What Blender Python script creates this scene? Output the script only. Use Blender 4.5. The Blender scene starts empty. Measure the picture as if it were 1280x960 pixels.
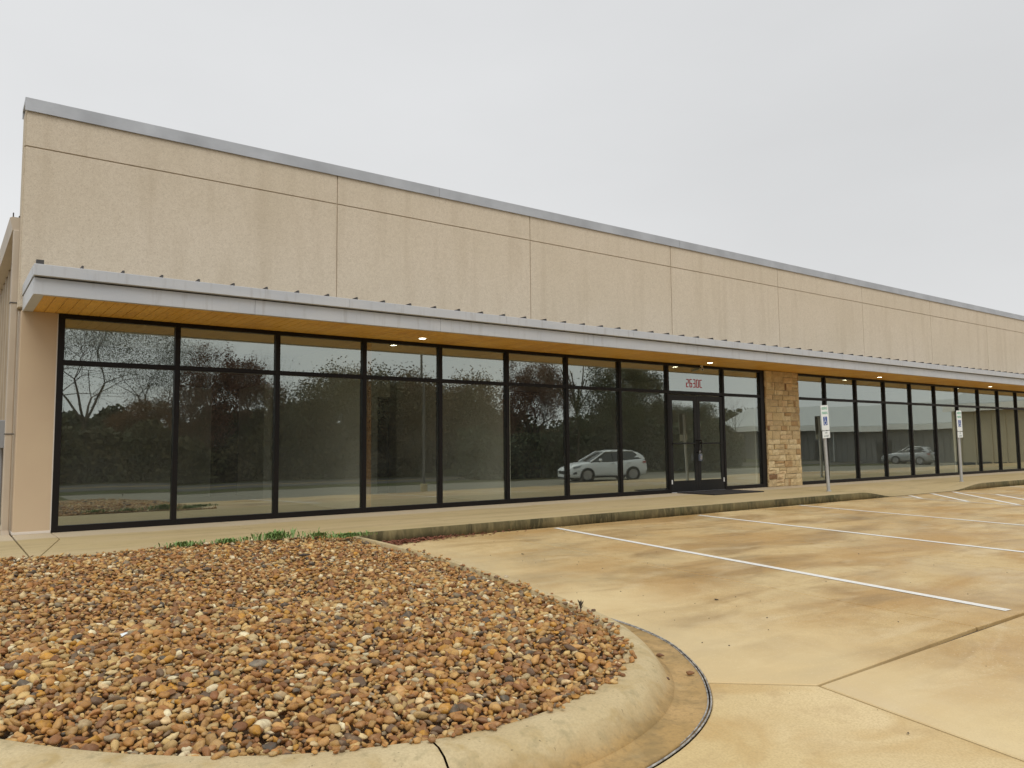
import bpy, bmesh, math, random
import numpy as np
from mathutils import Vector, Matrix, noise as mnoise
random.seed(7); RNG = np.random.default_rng(7)
SC = bpy.context.scene; COL = SC.collection
R = math.radians

# ------------------------------------------------------------------ camera
cam = bpy.data.cameras.new('camera'); camo = bpy.data.objects.new('camera', cam); COL.objects.link(camo)
cam.sensor_width = 36; cam.lens = 27.34; cam.clip_start = 0.05; cam.clip_end = 2000
Rx = Vector((0.80507, -0.593098, -0.0098214)); Ux = Vector((-0.0394522, -0.0700583, 0.9967624)); Fx = Vector((0.5918655, 0.8020767, 0.0798009))
M = Matrix((Rx, Ux, -Fx)).transposed().to_4x4(); M.translation = Vector((-1.3168, -12.3118, 1.10485))
camo.matrix_world = M; SC.camera = camo

# ------------------------------------------------------------------ world, sun, exposure
SC.view_settings.view_transform = 'Standard'; SC.view_settings.look = 'None'
SC.view_settings.exposure = 0.0; SC.view_settings.gamma = 1.0
W = bpy.data.worlds.new('World'); SC.world = W; W.use_nodes = True
wn = W.node_tree; wn.nodes.clear()
def N(nt, t, **k):
    n = nt.nodes.new(t)
    for a, b in k.items(): setattr(n, a, b)
    return n
tc = N(wn, 'ShaderNodeTexCoord'); sep = N(wn, 'ShaderNodeSeparateXYZ'); wn.links.new(tc.outputs['Generated'], sep.inputs[0])
ramp = N(wn, 'ShaderNodeValToRGB'); cr = ramp.color_ramp
cr.elements[0].position = 0.0; cr.elements[0].color = (0.86, 0.87, 0.875, 1)
cr.elements[1].position = 1.0; cr.elements[1].color = (0.78, 0.79, 0.81, 1)
e = cr.elements.new(0.35); e.color = (0.765, 0.775, 0.785, 1)
wn.links.new(sep.outputs['Z'], ramp.inputs[0])
cn = N(wn, 'ShaderNodeTexNoise'); cn.inputs['Scale'].default_value = 1.6; cn.inputs['Detail'].default_value = 5
mp = N(wn, 'ShaderNodeMapping'); mp.inputs['Scale'].default_value = (1, 1, 2.4)
wn.links.new(tc.outputs['Generated'], mp.inputs[0]); wn.links.new(mp.outputs[0], cn.inputs['Vector'])
cm = N(wn, 'ShaderNodeMapRange'); cm.inputs['From Min'].default_value = 0.3; cm.inputs['From Max'].default_value = 0.7
cm.inputs['To Min'].default_value = 0.955; cm.inputs['To Max'].default_value = 1.045
wn.links.new(cn.outputs['Fac'], cm.inputs['Value'])
# the brighter side of the overcast, toward the hidden sun (left of the building)
xm = N(wn, 'ShaderNodeMath', operation='MULTIPLY_ADD'); xm.inputs[1].default_value = -0.11; xm.inputs[2].default_value = 1.05
wn.links.new(sep.outputs['X'], xm.inputs[0])
mu = N(wn, 'ShaderNodeMath', operation='MULTIPLY'); wn.links.new(cm.outputs[0], mu.inputs[0]); wn.links.new(xm.outputs[0], mu.inputs[1])
vs = N(wn, 'ShaderNodeVectorMath', operation='SCALE'); wn.links.new(ramp.outputs[0], vs.inputs[0]); wn.links.new(mu.outputs[0], vs.inputs['Scale'])
sky = N(wn, 'ShaderNodeTexSky'); sky.sky_type = 'NISHITA'; sky.sun_disc = False
sky.sun_elevation = R(52); sky.sun_rotation = R(200); sky.air_density = 1; sky.dust_density = 6
hs = N(wn, 'ShaderNodeHueSaturation'); hs.inputs['Saturation'].default_value = 0.15; hs.inputs['Value'].default_value = 0.08
wn.links.new(sky.outputs[0], hs.inputs['Color'])
mx = N(wn, 'ShaderNodeMix', data_type='RGBA'); mx.inputs[0].default_value = 0.08
wn.links.new(vs.outputs[0], mx.inputs[6]); wn.links.new(hs.outputs[0], mx.inputs[7])
bg = N(wn, 'ShaderNodeBackground'); bg.inputs['Strength'].default_value = 1.0
wn.links.new(mx.outputs[2], bg.inputs[0]); wo = N(wn, 'ShaderNodeOutputWorld'); wn.links.new(bg.outputs[0], wo.inputs[0])
sl = bpy.data.lights.new('sun', 'SUN'); sl.energy = 1.35; sl.angle = R(40); sl.color = (1.0, 0.965, 0.91)
so = bpy.data.objects.new('sun', sl); COL.objects.link(so)
so.rotation_euler = Vector((-0.25, -0.62, 0.95)).to_track_quat('Z', 'Y').to_euler()

# ------------------------------------------------------------------ helpers
def tag(o, label=None, cat=None, group=None, kind=None):
    if label: o['label'] = label
    if cat: o['category'] = cat
    if group: o['group'] = group
    if kind: o['kind'] = kind
    return o
def empty(name, loc=(0, 0, 0), rz=0):
    o = bpy.data.objects.new(name, None); COL.objects.link(o); o.location = loc; o.rotation_euler = (0, 0, rz)
    o.empty_display_size = 0.2
    return o
def link(name, me, m=None, parent=None, loc=(0, 0, 0), rz=0):
    o = bpy.data.objects.new(name, me); COL.objects.link(o); o.location = loc; o.rotation_euler = (0, 0, rz)
    if m is not None and len(me.materials) == 0: me.materials.append(m)
    if parent is not None: o.parent = parent
    return o
class MB:
    def __init__(s): s.v = []; s.f = []; s.sm = []
    def add(s, v, f, smooth=False):
        n = len(s.v); s.v += [tuple(p) for p in v]; s.f += [tuple(i + n for i in q) for q in f]; s.sm += [smooth] * len(f); return s
    def box(s, x0, x1, y0, y1, z0, z1):
        return s.add([(x0,y0,z0),(x1,y0,z0),(x1,y1,z0),(x0,y1,z0),(x0,y0,z1),(x1,y0,z1),(x1,y1,z1),(x0,y1,z1)],
                     [(0,3,2,1),(4,5,6,7),(0,1,5,4),(1,2,6,5),(2,3,7,6),(3,0,4,7)])
    def tube(s, p0, p1, r0, r1=None, n=8, cap=True):
        r1 = r0 if r1 is None else r1; p0 = Vector(p0); p1 = Vector(p1); d = (p1 - p0).normalized()
        a = d.orthogonal().normalized(); b = d.cross(a); v = []
        for p, r in ((p0, r0), (p1, r1)):
            for k in range(n):
                t = 2 * math.pi * k / n; v.append(p + a * (r * math.cos(t)) + b * (r * math.sin(t)))
        f = [(k, (k+1) % n, n + (k+1) % n, n + k) for k in range(n)]
        s.add(v, f, True)
        if cap: s.add(v, [tuple(range(n))[::-1], tuple(range(n, 2*n))], False)
        return s
    def prism(s, poly, z0, z1, axis='z'):
        n = len(poly)
        def P(a, b, c): return {'z': (a, b, c), 'y': (a, c, b), 'x': (c, a, b)}[axis]
        v = [P(a, b, z0) for a, b in poly] + [P(a, b, z1) for a, b in poly]
        return s.add(v, [tuple(range(n))[::-1], tuple(range(n, 2*n))] + [(k, (k+1) % n, n + (k+1) % n, n + k) for k in range(n)])
    def loft(s, rings, close=True, smooth=True, caps=True):
        n = len(rings[0]); v = [p for r in rings for p in r]; f = []
        for i in range(len(rings) - 1):
            for k in range(n if close else n - 1):
                f.append((i*n + k, i*n + (k+1) % n, (i+1)*n + (k+1) % n, (i+1)*n + k))
        s.add(v, f, smooth)
        if caps and close: s.add(rings[0], [tuple(range(n))[::-1]]); s.add(rings[-1], [tuple(range(n))])
        return s
    def mesh(s, name, bevel=0, seg=1, recalc=True):
        me = bpy.data.meshes.new(name); me.from_pydata(s.v, [], s.f); me.polygons.foreach_set('use_smooth', s.sm)
        if bevel or recalc:
            bm = bmesh.new(); bm.from_mesh(me)
            if bevel:
                bmesh.ops.remove_doubles(bm, verts=bm.verts, dist=1e-5)
                bmesh.ops.bevel(bm, geom=[e for e in bm.edges if len(e.link_faces) == 2 and e.calc_face_angle(0) > 0.6], offset=bevel, segments=seg, affect='EDGES', profile=0.5)
            bmesh.ops.recalc_face_normals(bm, faces=bm.faces); bm.to_mesh(me); bm.free()
        me.update(); return me
    def build(s, name, m=None, parent=None, bevel=0, seg=1, loc=(0,0,0), rz=0):
        return link(name, s.mesh(name, bevel, seg), m, parent, loc, rz)
def boxo(name, b, m, parent=None, bevel=0, seg=1): return MB().box(*b).build(name, m, parent, bevel, seg)

# ------------------------------------------------------------------ materials
class Mat:
    def __init__(s, name, rough=0.6, metal=0.0, spec=0.5):
        s.m = bpy.data.materials.new(name); s.m.use_nodes = True; s.t = s.m.node_tree; s.b = s.t.nodes['Principled BSDF']
        s.b.inputs['Roughness'].default_value = rough; s.b.inputs['Metallic'].default_value = metal
        s.b.inputs['Specular IOR Level'].default_value = spec
        s.g = N(s.t, 'ShaderNodeNewGeometry'); s.pos = s.g.outputs['Position']; s.c = None
    def col(s, c): s.c = tuple(c) + (1,); s.b.inputs['Base Color'].default_value = s.c; return s
    def noise(s, scale, detail=4, rough=0.55, stretch=(1,1,1), rot=(0,0,0), vec=None, dist=0):
        n = N(s.t, 'ShaderNodeTexNoise'); n.inputs['Scale'].default_value = scale; n.inputs['Detail'].default_value = detail
        n.inputs['Roughness'].default_value = rough; n.inputs['Distortion'].default_value = dist
        mp = N(s.t, 'ShaderNodeMapping'); mp.inputs['Scale'].default_value = stretch; mp.inputs['Rotation'].default_value = rot
        s.t.links.new(vec or s.pos, mp.inputs[0]); s.t.links.new(mp.outputs[0], n.inputs['Vector']); return n.outputs['Fac']
    def rng(s, v, a, b, c=0.0, d=1.0):
        m = N(s.t, 'ShaderNodeMapRange'); m.clamp = True
        for k, x in zip(('From Min', 'From Max', 'To Min', 'To Max'), (a, b, c, d)): m.inputs[k].default_value = x
        s.t.links.new(v, m.inputs['Value']); return m.outputs[0]
    def math(s, op, a, b):
        m = N(s.t, 'ShaderNodeMath', operation=op)
        for i, x in enumerate((a, b)):
            if isinstance(x, (int, float)): m.inputs[i].default_value = x
            else: s.t.links.new(x, m.inputs[i])
        return m.outputs[0]
    def mix(s, fac, c2, blend='MIX', c1=None):
        m = N(s.t, 'ShaderNodeMix', data_type='RGBA', blend_type=blend)
        if isinstance(fac, (int, float)): m.inputs[0].default_value = fac
        else: s.t.links.new(fac, m.inputs[0])
        a = c1 if c1 is not None else s.c
        for i, x in ((6, a), (7, c2)):
            if isinstance(x, tuple): m.inputs[i].default_value = x if len(x) == 4 else x + (1,)
            else: s.t.links.new(x, m.inputs[i])
        s.c = m.outputs[2]; s.t.links.new(s.c, s.b.inputs['Base Color']); return s
    def vary(s, scale, lo, hi, detail=5, stretch=(1,1,1), c2=(0,0,0), a=0.0, b=0.5, **k):
        f = s.rng(s.noise(scale, detail, stretch=stretch, **k), lo, hi, a, b); return s.mix(f, tuple(c2))
    def bump(s, h, strength=0.3, dist=0.01):
        bp = N(s.t, 'ShaderNodeBump'); bp.inputs['Strength'].default_value = strength; bp.inputs['Distance'].default_value = dist
        s.t.links.new(h, bp.inputs['Height'])
        if s.b.inputs['Normal'].is_linked: s.t.links.new(s.b.inputs['Normal'].links[0].from_socket, bp.inputs['Normal'])
        s.t.links.new(bp.outputs[0], s.b.inputs['Normal']); return s
    def rough(s, v): s.t.links.new(v, s.b.inputs['Roughness']); return s
    def xyz(s):
        p = N(s.t, 'ShaderNodeSeparateXYZ'); s.t.links.new(s.pos, p.inputs[0]); return p.outputs
    def objrand(s, amt, c2=(0, 0, 0)):
        oi = N(s.t, 'ShaderNodeObjectInfo'); return s.mix(s.math('MULTIPLY', oi.outputs['Random'], amt), tuple(c2))
    def attr(s, name):
        a = N(s.t, 'ShaderNodeAttribute'); a.attribute_name = name; s.c = a.outputs['Color']; s.t.links.new(s.c, s.b.inputs['Base Color']); return s

MT = {}
def mk(name, c, rough=0.6, metal=0, spec=0.5, v=None, bump=None):
    m = Mat(name, rough, metal, spec).col(c)
    if v: m.vary(v[0], 0.35, 0.7, c2=v[1], b=v[2])
    if bump: m.bump(m.noise(bump[0], 5), bump[1], bump[2])
    MT[name] = m.m; return m
# stucco (EIFS): fine worm-like trowel grain, soft mottling
m = Mat('stucco', 0.9, spec=0.2).col((0.645, 0.56, 0.43)).objrand(0.16, (0.50, 0.42, 0.30))
m.vary(0.6, 0.3, 0.75, c2=(0.70, 0.61, 0.49), b=0.8); m.vary(13, 0.42, 0.62, c2=(0.53, 0.445, 0.335), b=0.35, dist=1.5)
m.vary(55, 0.48, 0.64, c2=(0.41, 0.335, 0.245), b=0.6, dist=2.0)
m.vary(1.0, 0.5, 0.8, stretch=(3.0, 3.0, 0.35), c2=(0.40, 0.32, 0.22), b=0.4)
m.bump(m.noise(60, 6, dist=1.5), 0.7, 0.006); MT['stucco'] = m.m
mk('joint_backing', (0.50, 0.41, 0.30), 0.95)  # brown backing colour seen in the joints between stucco panels
m = mk('column_metal', (0.56, 0.435, 0.29), 0.55, 0, 0.4, (1.2, (0.52, 0.39, 0.265), 0.7))
m = mk('wing_metal', (0.39, 0.31, 0.21), 0.5, 0, 0.4, (1.5, (0.26, 0.20, 0.135), 0.6))
mk('gutter_metal', (0.50, 0.42, 0.32), 0.45, 0, 0.5, (2, (0.40, 0.33, 0.25), 0.6))
m = mk('silver_metal', (0.49, 0.51, 0.535), 0.45, 0.1, 0.5)
m.vary(1.3, 0.35, 0.7, c2=(0.57, 0.575, 0.575), b=0.8, stretch=(1, 1, 4)); m.vary(5, 0.55, 0.75, c2=(0.30, 0.28, 0.25), b=0.35, stretch=(3, 1, 0.4))
mk('coping_metal', (0.47, 0.485, 0.505), 0.45, 0.3, 0.5, (1.5, (0.33, 0.34, 0.355), 0.8))
mk('dark_metal', (0.06, 0.055, 0.05), 0.6)
mk('rib_metal', (0.05, 0.045, 0.042), 0.6)
mk('frame_bronze', (0.007, 0.0055, 0.005), 0.45, 0, 0.25, (2, (0.012, 0.009, 0.008), 0.5))
mk('door_black', (0.011, 0.011, 0.0105), 0.45, 0, 0.3, (3, (0.018, 0.017, 0.016), 0.5))
# wood planks
m = Mat('cedar', 0.5, spec=0.4).col((0.84, 0.47, 0.075))
m.objrand(0.6, (0.62, 0.30, 0.045)); m.vary(9, 0.4, 0.65, stretch=(9, 0.6, 1), c2=(0.33, 0.14, 0.03), b=0.55, dist=0.6)
m.vary(1.2, 0.4, 0.65, c2=(0.86, 0.54, 0.12), b=0.5); m.bump(m.noise(20, 4, stretch=(9, .5, 1)), 0.25, 0.004); MT['cedar'] = m.m
# stone
for i, c in enumerate([(0.47, 0.34, 0.175), (0.43, 0.31, 0.165), (0.54, 0.41, 0.23), (0.36, 0.225, 0.105), (0.20, 0.11, 0.055), (0.50, 0.35, 0.19)]):
    c = (c[0] * 1.3, c[1] * 1.38, c[2] * 1.45); m = Mat('ashlar_%d' % i, 0.9, spec=0.2).col(c); m.vary(6, 0.35, 0.7, c2=tuple(x * 0.6 for x in c), b=0.6)
    m.vary(28, 0.45, 0.7, c2=tuple(min(1, x * 1.3) for x in c), b=0.5); m.vary(3, 0.6, 0.75, c2=(0.27, 0.15, 0.07), b=0.5)
    m.bump(m.noise(22, 6), 0.9, 0.02); MT['ashlar%d' % i] = m.m
mk('mortar', (0.40, 0.33, 0.22), 0.95, v=(20, (0.28, 0.22, 0.14), 0.6), bump=(60, .5, .01))
# concrete of the parking lot
m = Mat('lot_concrete', 0.6, spec=0.4).col((0.585, 0.41, 0.18))
m.vary(0.33, 0.42, 0.60, c2=(0.67, 0.515, 0.26), b=0.95, stretch=(0.7, 1.2, 1), rot=(0, 0, 0.3))
m.vary(0.8, 0.46, 0.62, c2=(0.46, 0.265, 0.08), b=0.75, stretch=(0.55, 1.5, 1), dist=0.5)
m.vary(1.25, 0.52, 0.68, c2=(0.32, 0.20, 0.075), b=0.85, stretch=(0.5, 1.5, 1), rot=(0, 0, -0.25), dist=0.7)
m.vary(1.9, 0.55, 0.70, c2=(0.72, 0.58, 0.34), b=0.5, stretch=(0.6, 1.4, 1), dist=0.6, rot=(0, 0, 0.2))
m.vary(5.5, 0.45, 0.75, c2=(0.38, 0.24, 0.09), b=0.4); m.vary(14, 0.56, 0.72, c2=(0.33, 0.21, 0.08), b=0.35, dist=1)
m.vary(120, 0.42, 0.66, c2=(0.30, 0.19, 0.08), b=0.5); m.vary(60, 0.60, 0.70, c2=(0.80, 0.67, 0.45), b=0.45)
x_ = m.xyz()[0]; wx_ = m.math('ADD', x_, m.math('MULTIPLY', m.noise(1.3, 5, dist=.5), 2.2)); m.mix(m.rng(wx_, 4.2, 5.6, .65, 0), (0.73, 0.585, 0.325))
m.rough(m.rng(m.noise(0.9, 4), 0.38, 0.62, 0.30, 0.72)); m.bump(m.noise(110, 4), 0.25, 0.003); m.bump(m.noise(3, 3), 0.1, 0.01)
MT['lot'] = m.m
# apron slab (newer, paler)
m = Mat('apron_concrete', 0.65, spec=0.3).col((0.63, 0.48, 0.235))
m.vary(0.7, 0.40, 0.65, c2=(0.74, 0.59, 0.34), b=0.8); m.vary(1.3, 0.50, 0.68, c2=(0.52, 0.34, 0.13), b=0.8, dist=0.8)
m.vary(4, 0.55, 0.75, c2=(0.45, 0.31, 0.15), b=0.5); m.vary(90, 0.4, 0.72, c2=(0.40, 0.28, 0.13), b=0.5)
m.bump(m.noise(110, 4), 0.25, 0.003); MT['apron'] = m.m
# sidewalk concrete: pale dry strip against the wall, weathered outside the drip line
m = Mat('walk_concrete', 0.75, spec=0.25).col((0.475, 0.375, 0.19))
m.vary(0.8, 0.38, 0.64, stretch=(0.35, 1.6, 1), c2=(0.53, 0.42, 0.235), b=0.9)
m.vary(1.8, 0.5, 0.72, stretch=(0.3, 2.2, 1), c2=(0.33, 0.255, 0.13), b=0.6, dist=0.4)
y = m.xyz()[1]; wob = m.math('MULTIPLY', m.noise(1.2, 4), 0.45); yy = m.math('ADD', y, wob)
m.mix(m.rng(yy, -0.62, -0.42, 0, 0.85), (0.56, 0.475, 0.345))
yy2 = m.math('ADD', y, m.math('MULTIPLY', m.noise(1.7, 4), 0.8)); m.mix(m.rng(yy2, -2.2, -2.5, 0, 0.5), (0.50, 0.40, 0.22))
m.vary(70, 0.42, 0.72, c2=(0.30, 0.23, 0.13), b=0.35); m.vary(4, 0.58, 0.76, c2=(0.28, 0.21, 0.11), b=0.45)
m.bump(m.noise(110, 4), 0.25, 0.003); MT['walk'] = m.m
# kerb face with algae and runoff streaks
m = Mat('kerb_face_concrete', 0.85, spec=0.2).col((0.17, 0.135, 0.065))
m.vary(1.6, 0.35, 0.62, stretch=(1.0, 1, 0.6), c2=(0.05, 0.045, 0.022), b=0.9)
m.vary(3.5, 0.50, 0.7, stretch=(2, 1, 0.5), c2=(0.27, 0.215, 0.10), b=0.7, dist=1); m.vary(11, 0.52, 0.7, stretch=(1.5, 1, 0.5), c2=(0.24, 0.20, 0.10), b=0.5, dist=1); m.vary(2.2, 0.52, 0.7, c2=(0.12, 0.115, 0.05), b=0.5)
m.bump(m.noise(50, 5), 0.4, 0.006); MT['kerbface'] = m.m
# island kerb
m = Mat('kerb_concrete', 0.8, spec=0.25).col((0.53, 0.415, 0.225))
m.vary(2.0, 0.40, 0.66, c2=(0.63, 0.52, 0.31), b=0.8); m.vary(5, 0.5, 0.7, c2=(0.42, 0.30, 0.12), b=0.75, dist=0.8)
m.vary(16, 0.55, 0.72, c2=(0.27, 0.23, 0.12), b=0.5); m.vary(80, 0.4, 0.7, c2=(0.36, 0.28, 0.16), b=0.4)
m.vary(38, 0.66, 0.72, c2=(0.09, 0.07, 0.04), b=0.7)
kc = m.c; at = N(m.t, 'ShaderNodeAttribute'); at.attribute_name = 'wash'
m.c = (0.44, 0.285, 0.11, 1); m.vary(2.2, 0.42, 0.65, c2=(0.54, 0.36, 0.16), b=0.8); m.vary(6, 0.46, 0.68, c2=(0.27, 0.19, 0.08), b=0.8, dist=0.7)
m.vary(30, 0.50, 0.72, c2=(0.16, 0.12, 0.06), b=0.45); m.vary(90, 0.4, 0.7, c2=(0.3, 0.2, 0.09), b=0.4); gc = m.c
wv = m.math('ADD', at.outputs['Fac'], m.math('MULTIPLY', m.math('SUBTRACT', m.noise(3.5, 5, dist=1), 0.5), 0.9))
m.mix(m.rng(wv, 0.25, 0.95), gc, c1=kc)
m.bump(m.noise(70, 6), 0.45, 0.005); m.bump(m.noise(7, 3), 0.2, 0.02); MT['kerb'] = m.m

m = Mat('line_paint', 0.6).col((0.80, 0.79, 0.74)); m.vary(25, 0.55, 0.72, c2=(0.55, 0.42, 0.25), b=0.5); m.vary(1.5, 0.5, 0.8, c2=(0.62, 0.55, 0.42), b=0.5)
MT['paint'] = m.m
m = Mat('worn_paint', 0.6).col((0.72, 0.68, 0.58)); m.vary(7, 0.42, 0.62, c2=(0.55, 0.42, 0.25), b=0.8, dist=0.6); MT['worn'] = m.m
mk('joint_filler', (0.055, 0.04, 0.025), 0.95)
mk('sealant', (0.16, 0.15, 0.14), 0.35, 0.2, v=(25, (0.62, 0.60, 0.55), 1.0))
m = mk('subsoil', (0.13, 0.07, 0.03), 0.95, v=(12, (0.07, 0.04, 0.02), 0.8), bump=(30, .8, .03))
m = Mat('river_gravel', 0.55, spec=0.4).attr('tone')
m.mix(m.rng(m.noise(45, 4, dist=1), 0.45, 0.7, 0, 0.45), (0.16, 0.07, 0.03)); m.mix(m.rng(m.noise(22, 3), 0.5, 0.7, 0, 0.35), (0.55, 0.38, 0.20))
m.bump(m.noise(130, 4), 0.3, 0.003); MT['gravel'] = m.m
m = Mat('grass', 0.9, spec=0.1).col((0.075, 0.085, 0.03)); m.vary(0.12, 0.4, 0.65, c2=(0.12, 0.105, 0.045), b=0.9); m.vary(6, 0.4, 0.7, c2=(0.05, 0.055, 0.02), b=0.6)
m.bump(m.noise(25, 5), 0.8, 0.05); MT['grass'] = m.m
mk('asphalt', (0.055, 0.053, 0.05), 0.9, v=(3, (0.075, 0.07, 0.065), 0.8), bump=(60, .4, .01))
mk('drive', (0.20, 0.185, 0.135), 0.8, v=(0.6, (0.22, 0.20, 0.145), 0.9), bump=(90, .3, .004))
mk('bark', (0.10, 0.078, 0.055), 0.95, v=(8, (0.05, 0.04, 0.03), 0.7))
mk('pale_bark', (0.17, 0.15, 0.12), 0.95, v=(8, (0.10, 0.085, 0.065), 0.7))
mk('leaf_dark', (0.040, 0.055, 0.022), 0.8, v=(0.8, (0.075, 0.085, 0.03), 0.8))
mk('leaf_russet', (0.12, 0.05, 0.03), 0.8, v=(0.8, (0.15, 0.08, 0.04), 0.8))
mk('leaf_brown', (0.15, 0.085, 0.035), 0.8, v=(0.6, (0.085, 0.08, 0.035), 0.9))
mk('leaf_olive', (0.07, 0.075, 0.032), 0.8, v=(0.6, (0.13, 0.09, 0.035), 0.8))
mk('leaf_orange', (0.24, 0.095, 0.03), 0.8, v=(0.6, (0.15, 0.10, 0.035), 0.8))
mk('twig', (0.085, 0.068, 0.052), 0.9)
mk('weed_green', (0.13, 0.24, 0.05), 0.6, v=(25, (0.24, 0.32, 0.11), 0.8))
mk('litter_red', (0.17, 0.045, 0.025), 0.8, v=(30, (0.26, 0.12, 0.06), 0.9))
mk('interior_wall', (0.84, 0.83, 0.77), 0.85, v=(1, (0.78, 0.78, 0.72), 0.6))
mk('interior_white', (0.86, 0.85, 0.80), 0.8)
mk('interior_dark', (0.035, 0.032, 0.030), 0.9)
mk('interior_floor', (0.22, 0.19, 0.155), 0.35, v=(1.2, (0.30, 0.265, 0.22), 0.8))
mk('interior_ceiling', (0.45, 0.45, 0.43), 0.9)
mk('wood_trim', (0.30, 0.15, 0.06), 0.5)
mk('rubber_mat', (0.022, 0.019, 0.018), 0.95, bump=(90, .6, .006))
mk('galvanised', (0.50, 0.51, 0.51), 0.45, 0.3, v=(9, (0.38, 0.39, 0.39), 0.7))
mk('sign_white', (0.80, 0.84, 0.83), 0.4); mk('sign_green', (0.03, 0.38, 0.20), 0.5); mk('sign_blue', (0.01, 0.06, 0.30), 0.4)
mk('sign_grey', (0.30, 0.36, 0.36), 0.5); mk('sign_back', (0.33, 0.34, 0.33), 0.5, 0.3)
mk('meter_dark', (0.05, 0.055, 0.05), 0.6); mk('red_vinyl', (0.48, 0.012, 0.02), 0.5); mk('white_plastic', (0.75, 0.75, 0.72), 0.5)
mk('lockbox_grey', (0.16, 0.18, 0.24), 0.4, 0.3); mk('chrome', (0.55, 0.55, 0.55), 0.25, 0.9)
mk('car_white', (0.80, 0.82, 0.82), 0.22, 0, 0.6); mk('car_silver', (0.42, 0.43, 0.44), 0.3, 0.4); mk('car_grey', (0.10, 0.105, 0.11), 0.3, 0.3)
mk('car_glass', (0.02, 0.024, 0.024), 0.08, 0, 0.8); mk('tyre', (0.02, 0.02, 0.02), 0.85); mk('rim', (0.45, 0.45, 0.46), 0.3, 0.8)
mk('car_trim', (0.03, 0.03, 0.03), 0.6); mk('lamp_glass', (0.28, 0.30, 0.31), 0.15); mk('tail_red', (0.35, 0.01, 0.01), 0.3)
mk('panel_grey', (0.17, 0.17, 0.165), 0.6, v=(1, (0.13, 0.13, 0.125), 0.6)); mk('roof_white', (0.50, 0.515, 0.50), 0.5); mk('panel_beige', (0.46, 0.40, 0.28), 0.6)
mk('dark_band', (0.06, 0.075, 0.075), 0.8); mk('meter_grey', (0.30, 0.31, 0.32), 0.5); mk('pole_steel', (0.09, 0.085, 0.08), 0.5)
mk('flashing', (0.68, 0.62, 0.54), 0.5)
def emis(name, c, st):
    m = Mat(name).col((0.8, 0.8, 0.8)); m.b.inputs['Emission Color'].default_value = c + (1,); m.b.inputs['Emission Strength'].default_value = st; MT[name] = m.m
emis('lamp_lens', (1.0, 0.88, 0.66), 16.0)
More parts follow.
